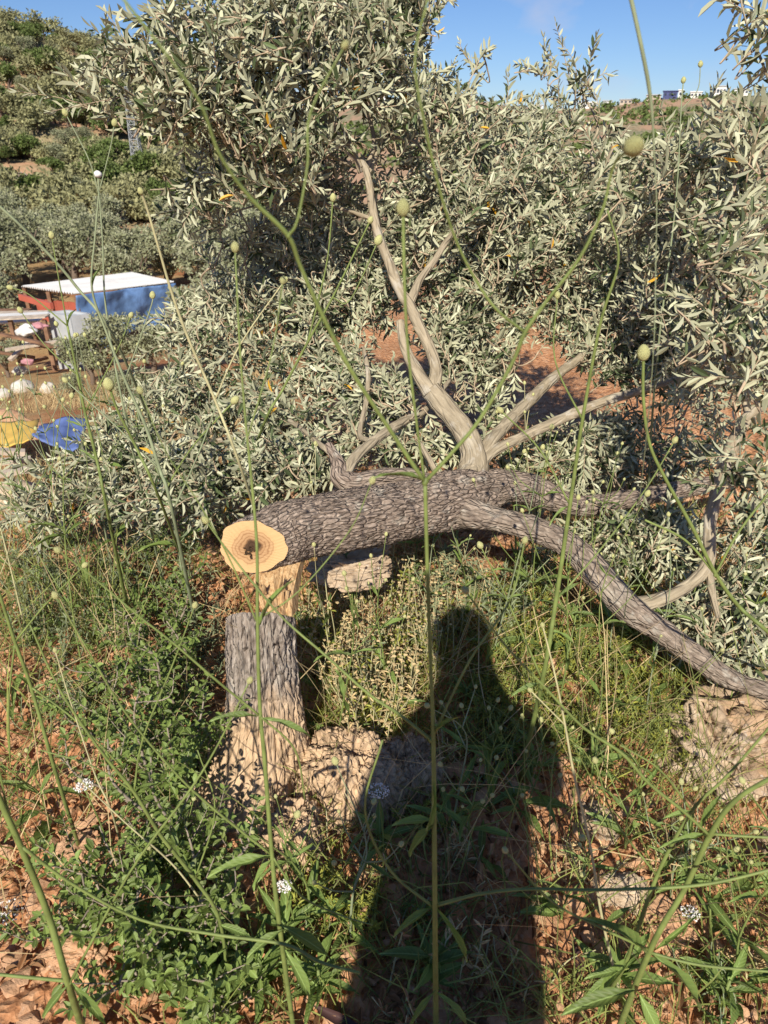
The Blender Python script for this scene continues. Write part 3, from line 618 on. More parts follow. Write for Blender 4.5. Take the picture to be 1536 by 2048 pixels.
# ------------------------------------------------------------------ the stump
fr = Pz(508, 1234, .58); sc_ = np.array([fr[0], fr[1] + .080, 0]); RT = .074
base_z = hz(sc_[0], sc_[1])
NTH, NZ = 180, 150; th = np.arange(NTH) * 2 * pi / NTH; tz_ = np.linspace(0, 1, NZ)
TT, TH = np.meshgrid(tz_, th, indexing='ij')
dirx, diry = np.cos(TH), np.sin(TH)
ztop = .585 - .95 * np.maximum(0, (diry + .92)) * RT * 1.0
zz = -.12 + (ztop - base_z + .12) * TT
hh = np.clip(zz / .55, 0, 1)
lob = 1 + .10 * np.cos(TH * 2 + .5) + .07 * np.cos(TH * 5 + 1.3) * (1 - hh) + .05 * np.cos(TH * 3)
flare = .040 * (1 - hh) ** 1.8 + .04 * np.clip(1 - hh * 2.2, 0, 1) ** 2 * (.5 + .5 * np.cos(TH - .1)) ** 2 + .12 * np.clip(1 - hh * 2, 0, 1) ** 2 * (.5 + .5 * np.cos(TH + 1.9)) ** 4 + .05 * np.clip(1 - hh * 2, 0, 1) ** 2 * (.5 + .5 * np.cos(TH - 2.9)) ** 4
rad = RT * lob + flare * (1 - .45 * np.clip(np.cos(TH), -1, 1))
bk = np.stack([.11 * dirx, .11 * diry, zz], -1).reshape(-1, 3)
wq = bk + .012 * np.stack([fbm(bk * 25, 2, 71), fbm(bk * 25, 2, 72), fbm(bk * 25, 2, 73)], -1); ridge = 1 - np.abs(fbm(wq * np.array([80, 80, 18.0]) + 3, 4, 31, .6)) * 2; rad = rad + (.010 * (ridge - .5) + .016 * fbm(bk * np.array([14, 14, 5.0]), 3, 6)).reshape(rad.shape) * np.where(TT > .995, .4, 1)
sx_ = sc_[0] - .012 * (1 - hh) + rad * dirx; sy_ = sc_[1] - .035 * (1 - hh) + rad * diry
sv_ = np.stack([sx_, sy_, zz + base_z], -1).reshape(-1, 3)
i, j = np.meshgrid(np.arange(NZ - 1), np.arange(NTH), indexing='ij'); j2 = (j + 1) % NTH
stump = thing('tree_stump', 'olive stump with peeling grey bark and a torn pale strip on top', 'stump', (sc_[0], sc_[1], base_z))
g = Geo(); g.add(sv_, None, np.stack([i * NTH + j, i * NTH + j2, (i + 1) * NTH + j2, (i + 1) * NTH + j], -1).reshape(-1, 4), .5, bk); part('bark', g, M['stump'], stump, smooth=True)
top = sv_[-NTH:]; ctr = top.mean(0); g = Geo(); rings = np.concatenate([ctr + (top - ctr) * f for f in (1, .7, .4)]); g.add(np.vstack([rings, ctr]), [(3 * NTH, 2 * NTH + k, 2 * NTH + (k + 1) % NTH) for k in range(NTH)],
      [(a * NTH + k, a * NTH + (k + 1) % NTH, (a + 1) * NTH + (k + 1) % NTH, (a + 1) * NTH + k) for a in range(2) for k in range(NTH)]); part('cut_face', g, M['splint'], stump)
# broad root swelling to the right of the stump
def lobe(geo, c, size, seed, mat_bark=1.0, nu=150, nv=90, rot=0.0):
    v, q = sphere_grid(nu, nv); w = v * np.asarray(size); b = np.stack([w[:, 0], w[:, 1], w[:, 2] * 1.0], -1)
    d = 1 + .30 * fbm(v * 1.9 + seed, 3, seed) + .10 * fbm(v * 6, 3, seed + 8) + .11 * (1 - 2.2 * np.abs(fbm(v * np.array([13, 13, 2.6]) + seed, 4, seed + 3)))
    geo.add((w * d[:, None]) @ rotz(rot).T + np.asarray(c), None, q, .5, np.stack([b[:, 0], b[:, 1], w[:, 2] * .2], -1))
g = Geo(); p = G(705, 1610); lobe(g, [p[0], p[1] + .06, p[2] - .03], (.16, .13, .17), 2, rot=-.3); part('root', g, M['stump'], stump, smooth=True)
g = Geo(); p = G(810, 1580); lobe(g, [p[0], p[1] + .05, p[2] - .05], (.11, .10, .17), 7, rot=.2); part('root', g, M['stump'], stump, smooth=True)
g = Geo(); p = G(575, 1730); lobe(g, [p[0], p[1] + .07, p[2] - .06], (.10, .10, .14), 9); part('root', g, M['stump'], stump, smooth=True)

# ------------------------------------------------------------------ the felled olive tree
FC = P(505, 1094, 1.73)                                       # centre of the sawn face
olive = thing('fallen_olive_tree', 'felled olive tree with sawn trunk end and wide leafy crown', 'tree', (FC[0], FC[1], hz(FC[0], FC[1])))
ax_pts = np.array([FC, P(590, 1064, 1.82), P(700, 1042, 1.93), P(800, 1022, 2.05), P(890, 1004, 2.16), P(960, 990, 2.26)])
axr = smooth(np.column_stack([ax_pts, [.079, .080, .082, .086, .090, .088]]), 44); axp, axrad = axr[:, :3], axr[:, 3]
face_n = unit(np.array([-.12, -.96, .25])); e1 = unit(np.cross(np.array([0, 0, 1.0]), face_n)); e1 = -e1 if e1[0] < 0 else e1; e2 = np.cross(e1, face_n); e2 = e2 if e2[2] > 0 else -e2
t_, u_, w_ = frames(axp); n_ = len(axp); sides = 150; th = np.arange(sides) * 2 * pi / sides
s_ = np.concatenate([[0], np.cumsum(np.linalg.norm(np.diff(axp, axis=0), axis=1))]); bk = np.stack([.09 * np.cos(th)[None].repeat(n_, 0), .09 * np.sin(th)[None].repeat(n_, 0), s_[:, None].repeat(sides, 1)], -1).reshape(-1, 3)
wq = bk + .012 * np.stack([fbm(bk * 30, 2, 71), fbm(bk * 30, 2, 72), fbm(bk * 30, 2, 73)], -1); rdg = 1 - np.abs(fbm(wq * np.array([150, 150, 34.0]), 3, 61, .6)) * 2.4; dsp = (.0050 * (rdg - .5) + .013 * fbm(bk * np.array([10, 10, 6.0]), 3, 44) + .004 * fbm(bk * np.array([130, 130, 60.0]), 2, 45)).reshape(n_, sides) * (.22 + .78 * sst(.0, .012, s_))[:, None]
ringn = np.cos(th)[None, :, None] * u_[:, None] + np.sin(th)[None, :, None] * w_[:, None]
circ = axp[:, None] + ringn * (axrad[:, None] + dsp)[..., None]
wt = (1 - sst(0.0, .12, s_))[:, None, None]                    # shear the first rings onto the saw plane
k_ = (circ - FC) @ face_n; den = t_ @ face_n
flat_ = circ - (k_ / np.where(abs(den[:, None]) < .2, .2 * np.sign(den[:, None] + 1e-9), den[:, None]))[..., None] * t_[:, None]
elong = (flat_ - FC); fl = FC + (elong @ e1 * .90)[..., None] * e1 + (elong @ e2 * .78)[..., None] * e2
shift = s_[:, None, None] * t_[:, None] * 1.0
lowf = 1 + .055 * np.cos(2 * th + .6) + .040 * np.cos(3 * th + 1.9) + .022 * np.cos(7 * th + .4) + .012 * np.cos(13 * th)
fl = FC + (fl - FC) * lowf[None, :, None]
logv = circ * (1 - wt) + (fl + shift * .9) * wt
i, j = np.meshgrid(np.arange(n_ - 1), np.arange(sides), indexing='ij'); j2 = (j + 1) % sides
g = Geo(); g.add(logv.reshape(-1, 3), None, np.stack([i * sides + j, i * sides + j2, (i + 1) * sides + j2, (i + 1) * sides + j], -1).reshape(-1, 4), .5, bk); part('trunk', g, M['bark'], olive, smooth=True)
rim = logv[0]; g = Geo(); fc = rim.mean(0); loc = lambda p: np.stack([(p - fc) @ e1, (p - fc) @ e2, (p - fc) @ face_n], -1)
fr_ = [1.0, .97, .85, .7, .55, .42, .30, .22, .15, .08]; L0 = loc(rim); V = []; hole = np.array([-.010, -.010])
for f in fr_:
    q = L0.copy(); q[:, :2] = L0[:, :2] * f + hole * (1 - f); q[:, 2] = L0[:, 2] * f ** 3 + .0003 * np.sin(q[:, 1] * 900 + q[:, 0] * 160) * (f < .99)
    V.append(q)
nf = len(fr_); V = np.concatenate(V + [np.array([[hole[0], hole[1], 0]])])
tri = [((nf - 1) * sides + k, (nf - 1) * sides + (k + 1) % sides, nf * sides) for k in range(sides)]; qd = [(a * sides + k, a * sides + (k + 1) % sides, (a + 1) * sides + (k + 1) % sides, (a + 1) * sides + k) for a in range(nf - 1) for k in range(sides)]
g.add(V, tri, qd); cf = link('cut_face', g.mesh('cut_face', [M['cut']]), olive)
Mx = np.eye(4); Mx[:3, 0], Mx[:3, 1], Mx[:3, 2], Mx[:3, 3] = e1, e2, face_n, fc - np.array(olive.location) + face_n * .0006; cf.matrix_basis = Matrix(Mx.tolist())
g = Geo()
for k in range(26):           # crumbling heart of the trunk
    v, tr = rocks[k % 10]; o2 = rng.normal(0, 1, 2) * [.0065, .0085] + hole; g.add((v * rng.uniform(.002, .006)) @ rrot(rng).T + fc + e1 * o2[0] + e2 * o2[1] + face_n * .001, tr)
rh = part('rotten_heart', g, M['rot'], olive, kind='stuff')
# the torn hinge that still ties trunk and stump
hl = [(505, 1150, 1.735), (595, 1130, 1.78)]; nu, nv = 40, 40
u, v = np.meshgrid(np.linspace(0, 1, nu), np.linspace(0, 1, nv), indexing='ij')
left = smooth([P(512, 1128, 1.755), P(505, 1165, 1.73), P(516, 1200, 1.715), P(524, 1238, 1.71)], 13)[:nv]; right = smooth([P(604, 1118, 1.79), P(594, 1150, 1.765), P(585, 1195, 1.745), P(583, 1238, 1.735)], 13)[:nv]
hp = left[None] * (1 - u[..., None]) + right[None] * u[..., None]; fib = fbm(np.stack([u * 9, v * 1.2, 0 * u], -1).reshape(-1, 3), 4, 12).reshape(u.shape)
hp = hp + np.array([0, .016, 0]) + np.array([0, -1, .2]) * (.013 * fib + .004 * np.sin(u * pi))[..., None] + np.array([1.0, 0, 0]) * (.010 * fbm(np.stack([v * 5, 0 * u, 0 * u + 3], -1).reshape(-1, 3), 3, 14).reshape(u.shape) * (1 - u))[..., None]
bkp = hp + np.array([0.01, .045, -.012]); i, j = np.meshgrid(np.arange(nu - 1), np.arange(nv - 1), indexing='ij'); fq = np.stack([i * nv + j, i * nv + j + 1, (i + 1) * nv + j + 1, (i + 1) * nv + j], -1).reshape(-1, 4)
g = Geo(); g.add(hp.reshape(-1, 3), None, fq); g.add(bkp.reshape(-1, 3), None, fq[:, ::-1])
for e in (0, nu - 1):
    for jj in range(nv - 1): g.add([hp[e, jj], hp[e, jj + 1], bkp[e, jj + 1], bkp[e, jj]], None, [(0, 1, 2, 3)])
part('torn_hinge', g, M['splint'], stump)
for k in range(9):
    uu = rng.uniform(.05, .95); a = left[20] * (1 - uu) + right[20] * uu; g = Geo(); ln = rng.uniform(.03, .07); d = np.array([rng.normal(0, .2), -.25, rng.choice([-1, 1]) * 1.0]); d = d / np.linalg.norm(d)
    add_tube(g, [a + [0, -.012, 0], a + d * ln * .6 + [0, -.014, 0], a + d * ln + [0, -.016, 0]], [.005, .004, .0008], 4); part('splinter', g, M['splint'], stump)

# limbs: (px, py, depth, width in px)
LIMBS = [
    ('limb', [(930, 985, 2.22, 96), (945, 945, 2.26, 78), (946, 905, 2.27, 62), (925, 858, 2.30, 54), (890, 815, 2.32, 51), (862, 780, 2.33, 48)], 'limb'),
    ('limb', [(862, 785, 2.33, 40), (872, 745, 2.34, 29), (862, 702, 2.35, 28), (838, 652, 2.36, 27), (820, 612, 2.37, 27), (800, 582, 2.37, 25), (776, 520, 2.38, 23), (756, 468, 2.38, 21), (744, 410, 2.38, 20), (735, 350, 2.38, 18), (722, 315, 2.37, 12)], 'limb'),
    ('limb', [(860, 785, 2.32, 38), (835, 745, 2.32, 31), (810, 695, 2.33, 25), (800, 642, 2.34, 20)], 'limb'),
    ('limb', [(818, 612, 2.37, 24), (828, 585, 2.38, 21), (842, 556, 2.40, 18), (870, 520, 2.43, 16), (892, 484, 2.46, 14), (925, 440, 2.55, 10), (960, 380, 2.65, 7), (1010, 300, 2.75, 5)], 'limb'),
    ('limb', [(948, 930, 2.26, 36), (975, 890, 2.29, 33), (1005, 857, 2.36, 31), (1060, 800, 2.50, 28), (1120, 745, 2.65, 24), (1165, 712, 2.75, 20), (1215, 655, 2.85, 14), (1250, 560, 2.9, 10), (1215, 420, 2.9, 7), (1200, 300, 2.9, 5)], 'limb'),
    ('limb', [(950, 935, 2.25, 38), (985, 903, 2.28, 29), (1040, 876, 2.32, 25), (1110, 844, 2.36, 24), (1200, 806, 2.40, 22), (1300, 775, 2.42, 20), (1380, 745, 2.40, 16), (1440, 700, 2.3, 12), (1450, 600, 2.2, 10), (1430, 450, 2.15, 7), (1400, 320, 2.1, 5)], 'limb'),
    ('bark', [(945, 985, 2.25, 92), (1010, 972, 2.31, 82), (1080, 985, 2.36, 68), (1150, 1012, 2.40, 46), (1230, 1002, 2.46, 42), (1330, 985, 2.55, 40), (1450, 962, 2.65, 34), (1560, 940, 2.8, 28)], 'limb'),
    ('oldlimb', [(895, 1012, 2.15, 88), (940, 1026, 2.12, 72), (1010, 1042, 2.10, 60), (1100, 1070, 2.08, 60), (1160, 1110, 2.05, 62), (1210, 1165, 2.02, 65), (1252, 1212, 2.00, 66), (1320, 1260, 1.98, 60), (1390, 1312, 1.965, 52), (1460, 1357, 1.95, 43), (1580, 1395, 1.93, 36)], 'limb'),
    ('limb', [(1255, 1215, 2.0, 48), (1330, 1196, 2.0, 33), (1390, 1160, 2.02, 30), (1418, 1118, 2.02, 29), (1420, 1045, 2.0, 28), (1440, 960, 1.98, 30), (1464, 895, 1.95, 33), (1500, 830, 1.92, 30), (1580, 770, 1.9, 24)], 'limb'),
    ('limb', [(1418, 1125, 2.02, 22), (1424, 1185, 2.02, 18), (1436, 1235, 2.02, 13)], 'limb'),
    ('bark', [(880, 985, 2.14, 62), (820, 958, 2.11, 50), (765, 955, 2.10, 46), (712, 968, 2.09, 50), (680, 955, 2.09, 46), (675, 925, 2.10, 32), (655, 886, 2.10, 15)], 'limb'),
    ('limb', [(690, 950, 2.1, 34), (708, 918, 2.14, 27), (745, 884, 2.2, 25), (800, 846, 2.3, 21), (850, 820, 2.4, 16), (900, 760, 2.6, 10)], 'limb'),
    ('limb', [(887, 975, 2.2, 17), (862, 925, 2.22, 15), (838, 885, 2.24, 12)], 'limb'),
    ('limb', [(745, 884, 2.22, 16), (720, 868, 2.3, 14), (733, 800, 2.42, 13), (736, 745, 2.46, 12), (727, 695, 2.5, 8)], 'limb'),
    ('limb', [(660, 905, 2.12, 14), (580, 842, 2.45, 12), (560, 856, 2.5, 14), (500, 872, 2.55, 14), (430, 882, 2.6, 13), (350, 902, 2.62, 10), (250, 930, 2.6, 6)], 'limb'),
    ('limb', [(722, 345, 2.38, 15), (702, 300, 2.34, 11), (660, 250, 2.27, 9), (590, 185, 2.15, 7), (500, 110, 2.05, 5), (430, 60, 2.0, 3)], 'limb'),
    ('limb', [(732, 340, 2.38, 14), (748, 285, 2.39, 11), (735, 220, 2.38, 9), (718, 130, 2.36, 7), (735, 20, 2.36, 5), (760, -90, 2.36, 4)], 'limb'),
    ('limb', [(736, 350, 2.38, 12), (770, 282, 2.42, 9), (825, 282, 2.46, 8), (865, 312, 2.5, 6), (910, 330, 2.55, 4)], 'limb'),
    ('limb', [(722, 335, 2.37, 12), (670, 235, 2.33, 8), (580, 190, 2.2, 7), (420, 190, 2.05, 5), (300, 240, 2.0, 4), (170, 215, 1.95, 3), (135, 190, 1.94, 2)], 'limb'),
    ('limb', [(700, 330, 2.37, 9), (600, 290, 2.3, 7), (500, 330, 2.25, 5), (400, 370, 2.2, 4), (300, 380, 2.18, 3)], 'limb'),
    ('limb', [(748, 440, 2.38, 12), (690, 420, 2.45, 9), (600, 400, 2.55, 6), (480, 420, 2.6, 4), (380, 470, 2.6, 3)], 'limb'),
    ('limb', [(1240, 600, 2.9, 9), (1185, 330, 2.9, 8), (1195, 250, 2.9, 6), (1160, 180, 2.9, 4)], 'limb'),
    ('limb', [(1205, 420, 2.9, 8), (1215, 320, 2.75, 7), (1260, 250, 2.7, 4)], 'limb'),
    ('limb', [(1500, 830, 1.92, 22), (1440, 640, 2.0, 16), (1445, 540, 1.98, 14), (1490, 480, 1.9, 10), (1590, 420, 1.85, 8)], 'limb'),
    ('limb', [(1590, 330, 1.85, 8), (1530, 140, 1.8, 6), (1500, 70, 1.78, 5), (1482, 0, 1.77, 4), (1478, -60, 1.77, 3)], 'limb'),
]
nodes = [axp[::8]]
def limb_bump(b): return 1 + .20 * fbm(b * np.array([9, 9, 14.0]) + 5, 3, 8) + .09 * fbm(b * 40, 2, 18) + .05 * fbm(b * np.array([60, 60, 20.0]), 2, 3)
def rough_bump(b): return 1 + .24 * fbm(b * np.array([11, 11, 13.0]) + 5, 3, 8) + .08 * fbm(b * 45, 2, 28) + .12 * (1 - 2 * np.abs(fbm(b * np.array([60, 60, 15.0]), 3, 3)))
for mt, pts, nm in LIMBS:
    fat = .80 if mt == 'bark' else .78 if mt == 'oldlimb' else .84
    a = smooth(np.array([np.r_[P(x, y, z), fat * w * z / F / 2] for x, y, z, w in pts]), 14 if pts[0][3] > 30 else 6)
    thick = pts[0][3] > 30; g = Geo(); add_tube(g, a[:, :3], a[:, 3], 48 if mt in ('bark', 'oldlimb') else 24 if thick else 12, bump=rough_bump if mt in ('bark', 'oldlimb') else limb_bump)
    part(nm, g, M[mt], olive, smooth=True); nodes.append(a[:: (6 if thick else 3), :3])

# twigs and leaves: clouds (px, py, rx, ry, depth, half depth, twigs)
CLOUDS = [
    (300, 150, 120, 60, 1.95, .12, 26), (420, 95, 130, 75, 2.0, .15, 44), (560, 110, 130, 110, 2.15, .22, 80), (700, 110, 130, 120, 2.3, .25, 90), (800, 150, 62, 140, 2.4, .2, 54), (560, 10, 200, 50, 2.2, .25, 46), (760, 10, 110, 60, 2.35, .2, 40),
    (350, 225, 105, 40, 2.0, .1, 20), (170, 205, 50, 20, 1.95, .05, 5), (490, 260, 105, 90, 2.15, .2, 54), (580, 270, 120, 100, 2.3, .25, 60), (660, 380, 120, 90, 2.6, .2, 46), (520, 370, 95, 45, 2.3, .2, 26), (400, 390, 80, 30, 2.2, .1, 9), (410, 470, 60, 60, 2.5, .15, 10),
    (880, 280, 100, 110, 2.55, .2, 60), (1000, 330, 120, 120, 2.75, .25, 80), (1110, 340, 120, 120, 2.9, .25, 75), (1230, 330, 90, 80, 2.85, .25, 26), (1165, 165, 75, 60, 2.85, .1, 10), (950, 130, 14, 50, 2.6, .08, 3), (1080, 130, 30, 24, 2.8, .05, 4),
    (900, 430, 130, 90, 2.65, .2, 60), (1040, 480, 120, 100, 2.75, .2, 70), (1160, 480, 110, 90, 2.85, .25, 60), (1300, 420, 120, 110, 2.5, .3, 60), (1400, 330, 120, 90, 2.15, .2, 36), (1460, 460, 110, 100, 1.95, .2, 44), (1340, 560, 130, 100, 2.5, .3, 55), (1500, 270, 60, 60, 1.85, .1, 12), (1510, 80, 34, 80, 1.8, .05, 7),
    (660, 520, 130, 90, 2.85, .25, 60), (520, 590, 130, 100, 2.85, .25, 58), (900, 560, 100, 90, 2.95, .2, 54), (980, 600, 90, 90, 2.95, .2, 40), (700, 640, 120, 80, 2.85, .2, 56), (1160, 600, 110, 70, 3.1, .25, 30), (1240, 680, 110, 60, 3.0, .2, 26), (600, 720, 130, 80, 2.75, .2, 60), (420, 700, 110, 90, 2.8, .2, 50),
    (930, 720, 60, 100, 2.85, .15, 34), (1400, 680, 80, 80, 2.1, .2, 30), (1480, 700, 60, 90, 1.7, .12, 20), (1490, 600, 50, 60, 1.7, .1, 10), (1420, 800, 70, 40, 2.2, .15, 10), (1300, 640, 80, 60, 2.7, .2, 18), (1490, 930, 40, 80, 1.7, .1, 9),
    (480, 820, 130, 60, 2.65, .2, 50), (350, 800, 100, 60, 2.75, .2, 34), (300, 890, 130, 50, 2.6, .2, 54), (450, 930, 140, 50, 2.4, .2, 58), (590, 950, 110, 55, 2.3, .15, 50), (620, 860, 110, 50, 2.5, .15, 44), (760, 800, 80, 60, 2.6, .15, 34), (780, 890, 80, 40, 2.45, .12, 24), (200, 960, 120, 50, 2.5, .2, 40), (80, 1010, 90, 40, 2.5, .2, 20), (330, 1000, 150, 36, 2.25, .15, 34),
    (880, 890, 40, 50, 2.5, .1, 10), (1040, 930, 90, 40, 2.6, .12, 26), (1180, 930, 120, 40, 2.7, .2, 40), (1320, 930, 120, 40, 2.75, .2, 36), (1250, 1070, 110, 50, 2.45, .15, 44), (1340, 1090, 90, 60, 2.35, .15, 34), (1500, 1080, 50, 80, 2.3, .15, 26), (1500, 1200, 60, 70, 2.1, .12, 32), (1420, 1240, 70, 50, 2.15, .1, 24), (1480, 1310, 60, 40, 2.05, .08, 16), (1300, 860, 60, 25, 2.7, .15, 6), (1100, 1000, 60, 30, 2.55, .1, 12), (940, 650, 90, 130, 2.8, .2, 70), (1000, 520, 120, 90, 3.0, .2, 50), (760, 560, 60, 80, 2.8, .15, 34), (700, 760, 70, 60, 2.65, .15, 34), (880, 700, 40, 60, 2.7, .1, 20), (1200, 600, 110, 80, 2.9, .25, 50), (1290, 660, 110, 70, 2.8, .25, 46), (1380, 650, 90, 70, 2.5, .2, 34), (1230, 740, 60, 40, 2.7, .15, 12), (1340, 770, 80, 30, 2.6, .15, 14), (1000, 830, 40, 40, 2.6, .1, 8), (1150, 890, 90, 40, 2.6, .15, 26), (1470, 560, 45, 50, 1.5, .05, 7), (1492, 720, 40, 60, 1.45, .05, 8), (1430, 690, 40, 40, 1.6, .05, 5), (1400, 880, 60, 30, 2.5, .1, 8),
    (560, 470, 80, 70, 2.75, .2, 26), (640, 600, 100, 70, 2.7, .15, 34), (820, 480, 60, 80, 2.7, .15, 30), (420, 620, 60, 60, 2.8, .15, 16), (1080, 650, 70, 30, 2.9, .15, 12), (1000, 740, 30, 60, 2.8, .1, 14), (1190, 690, 60, 40, 2.8, .1, 20), (1260, 720, 70, 40, 2.75, .1, 20), (1230, 860, 60, 25, 2.7, .1, 12), (1420, 760, 60, 40, 2.5, .1, 14), (1330, 700, 80, 50, 2.7, .15, 24),
]
nodes = np.concatenate(nodes)
TW = []
for (px, py, rx, ry, zc, hzc, n) in CLOUDS:
    for k in range(int(n * 1.0)):
        d = unit(rng.normal(size=3)) * rng.random() ** (1 / 2.6); TW.append((px + rx * d[0], py + ry * d[1], zc + hzc * d[2]))
TW = np.array(TW); tb = np.array([P(*t) for t in TW])
hgt = height(tb[:, 0], tb[:, 1]); tb[:, 2] = np.maximum(tb[:, 2], hgt + rng.uniform(.03, .12, len(tb)))
order = np.argsort([np.min(np.sum((nodes - p) ** 2, 1)) for p in tb])
tg = Geo(); LP, LA, LN, LL, LW, LT = [], [], [], [], [], []
cap_n = len(nodes); buf = np.zeros((cap_n + len(tb) * 8, 3)); buf[:cap_n] = nodes; cnt = cap_n
centre = P(880, 800, 2.4)
to_cam = unit(C0 - tb)
for ii in order:
    p = tb[ii]; dd = np.sum((buf[:cnt] - p) ** 2, 1); q = buf[int(np.argmin(dd))]; dist = math.sqrt(dd.min())
    out = unit(p - q) if dist > .03 else unit(rng.normal(size=3))
    tip_dir = unit(out * .8 + unit(p - centre) * .35 + np.array([0, 0, .30]) + rng.normal(0, .40, 3)); L = rng.uniform(.13, .26)
    base = p - tip_dir * L * .4; tip = p + tip_dir * L * .6; sag = np.array([0, 0, -.04 * L])
    mid = (q + base) / 2 + rng.normal(0, .06, 3) * dist
    path = smooth([q, mid, base, (base + tip) / 2 + sag * -1 + rng.normal(0, .015, 3), tip + sag], 4)
    n_p = len(path); r0 = min(.0075, .0026 + .008 * dist); add_tube(tg, path, np.linspace(r0, .0008, n_p), 5, rng.random(), cap=False)
    buf[cnt:cnt + 4] = path[[3, 6, 9, 12]]; cnt += 4
    # leaf pairs from base to tip
    seg = path[n_p // 2 - 1:]; s = np.concatenate([[0], np.cumsum(np.linalg.norm(np.diff(seg, axis=0), axis=1))]); m = max(5, int(s[-1] / .0165)); ss = np.linspace(.1, 1.0, m) * s[-1]
    pts = np.stack([np.interp(ss, s, seg[:, c]) for c in range(3)], -1); tt = unit(np.gradient(pts, axis=0)); a0 = unit(np.cross(tt, rng.normal(size=3)))
    a1 = np.cross(tt, a0); big = rng.uniform(.75, 1.25)
    for side in (-1, 1):
        ph = rng.uniform(0, .7) + np.arange(m) * pi / 2; sd = (a0 * np.cos(ph)[:, None] + a1 * np.sin(ph)[:, None]) * side
        sp = rng.uniform(.55, 1.15, (m, 1)); sp[-2:] *= .5; ax = unit(tt * np.cos(sp) + sd * np.sin(sp) + rng.normal(0, .16, (m, 3)))
        nn_ = unit(tt * .7 - sd * .4 + rng.normal(0, .55, (m, 3))); fl_ = np.sum(nn_ * to_cam[ii], 1) > 0; sw = rng.random(m) < .58
        nn_ = np.where((fl_ & sw)[:, None], -nn_, nn_); kp = rng.random(m) < .93
        LP.append(pts[kp]); LA.append(ax[kp]); LN.append(nn_[kp]); ln = .046 * big * rng.uniform(.72, 1.2, m) * np.where(np.arange(m) > m - 3, .7, 1); LL.append(ln[kp]); LW.append((ln * rng.uniform(.20, .27, m))[kp]); LT.append(np.clip(rng.normal(.5, .2) + rng.normal(0, .22, m), 0, 1)[kp])
part('twigs', tg, M['twig'], olive, smooth=True, kind='stuff')
LP, LA, LN, LL, LW, LT = map(np.concatenate, (LP, LA, LN, LL, LW, LT))
px, py, zc = project(LP); fore = np.linalg.norm(np.cross(LA, unit(LP - C0)), axis=1); show = LL * fore / zc * np.where((px > 10) & (px < 1526) & (py > 10) & (py < 1400), 1, 0)
bigL = np.argsort(-show)[:300]; yl = rng.random(len(LP)) < .0018
tpl = leaf_templates('leaf', M['leaf'], 'olive', (.1, .35, .6, .9)); tply = leaf_templates('leaf', M['yleaf'], 'olive', (.3, .8))
for k in bigL: leaf_object((tply if yl[k] else tpl)[int(k) % (2 if yl[k] else 4)], olive, LP[k], LA[k], LN[k], LL[k], LW[k] * 1.05)
msk = np.ones(len(LP), bool); msk[bigL] = False
g = Geo(); mm = msk & ~yl; add_leaves(g, LP[mm], LA[mm], LN[mm], LL[mm], LW[mm], LT[mm], rng.uniform(.3, 1.8, mm.sum())); part('foliage', g, M['leaf'], olive, kind='stuff')
g = Geo(); mm = msk & yl; add_leaves(g, LP[mm], LA[mm], LN[mm], LL[mm], LW[mm], LT[mm], 1.2); part('yellowed_leaves', g, M['yleaf'], olive, kind='stuff')
print('olive leaves', len(LP))

# ------------------------------------------------------------------ rocks, chips and soil dressing
def boulder(name, p, size, label, seed, mat='boulder', lump=.4, rot=0.0, nu=150, nv=90):
    v, q = sphere_grid(nu, nv); v2 = np.sign(v) * np.abs(v) ** .8
    d = 1 + lump * fbm(v * 1.7 + seed, 4, seed) + .07 * np.sin(v[:, 2] * 17 + 5 * fbm(v * 2, 2, 5)) + .12 * fbm(v * 8, 4, seed + 2) - .20 * np.clip(1 - np.abs(fbm(v * 3.1 + 9, 3, seed + 5)) * 9, 0, 1)
    g = Geo(); g.add((v2 * d[:, None] * np.asarray(size)) @ rotz(rot).T + np.asarray(p), None, q); return tag(part(name, g, M[mat], None, smooth=False if nu < 80 else True), label, 'rock')
p = G(1470, 1560); boulder('boulder', [p[0] + .03, p[1] + .09, p[2] + .02], (.21, .19, .165), 'large flat weathered boulder lying below the fallen limb', 5, rot=.2)
p = G(1560, 1690); boulder('boulder', [p[0] + .04, p[1], p[2] - .01], (.10, .08, .07), 'dark edged rock at the picture edge in front of the large boulder', 15)
p = G(1192, 1660); boulder('rock', [p[0], p[1] + .01, p[2]], (.045, .06, .05), 'small upright tan rock half sunk in soil beside the shadow', 21)
p = G(1240, 1790); boulder('rock', [p[0], p[1], p[2] + .005], (.06, .045, .03), 'flat tan rock lying below the upright one', 25)
p = G(1290, 1860); boulder('rock', [p[0] + .05, p[1], p[2]], (.06, .05, .045), 'red crusted rock beside the white flower umbel', 28, 'stone')
p = G(165, 1715); boulder('rock', [p[0], p[1], p[2]], (.075, .06, .04), 'brown rock with a dark stain at the shrub edge', 31, 'stone')
p = G(160, 1900); boulder('rock', [p[0], p[1], p[2]], (.07, .06, .035), 'flat reddish rock under the shrub near the thick stem', 33, 'stone')
p = P(700, 1122, 2.05); boulder('rock', [p[0], p[1] + .12, p[2] - .10], (.12, .08, .055), 'pale grey stone lying in the shade under the trunk', 35, 'boulder')
p = G(1230, 700); boulder('rock', [p[0] - 1.2, p[1], p[2]], (.2, .15, .08), 'pale stone on the red soil behind the limbs', 37, 'pale')
p = G(90, 1230); boulder('rock', p, (.07, .06, .045), 'orange tinted rock on bare soil under thin weeds', 41, 'stone')
p = G(240, 1260); boulder('rock', p, (.09, .06, .04), 'grey brown flat rock behind the shrub', 43, 'boulder')
chip_me = [Geo().add(v, t, None, rnd.random()).mesh('stone', [M['stone']]) for v, t in rocks]
NS = 10000
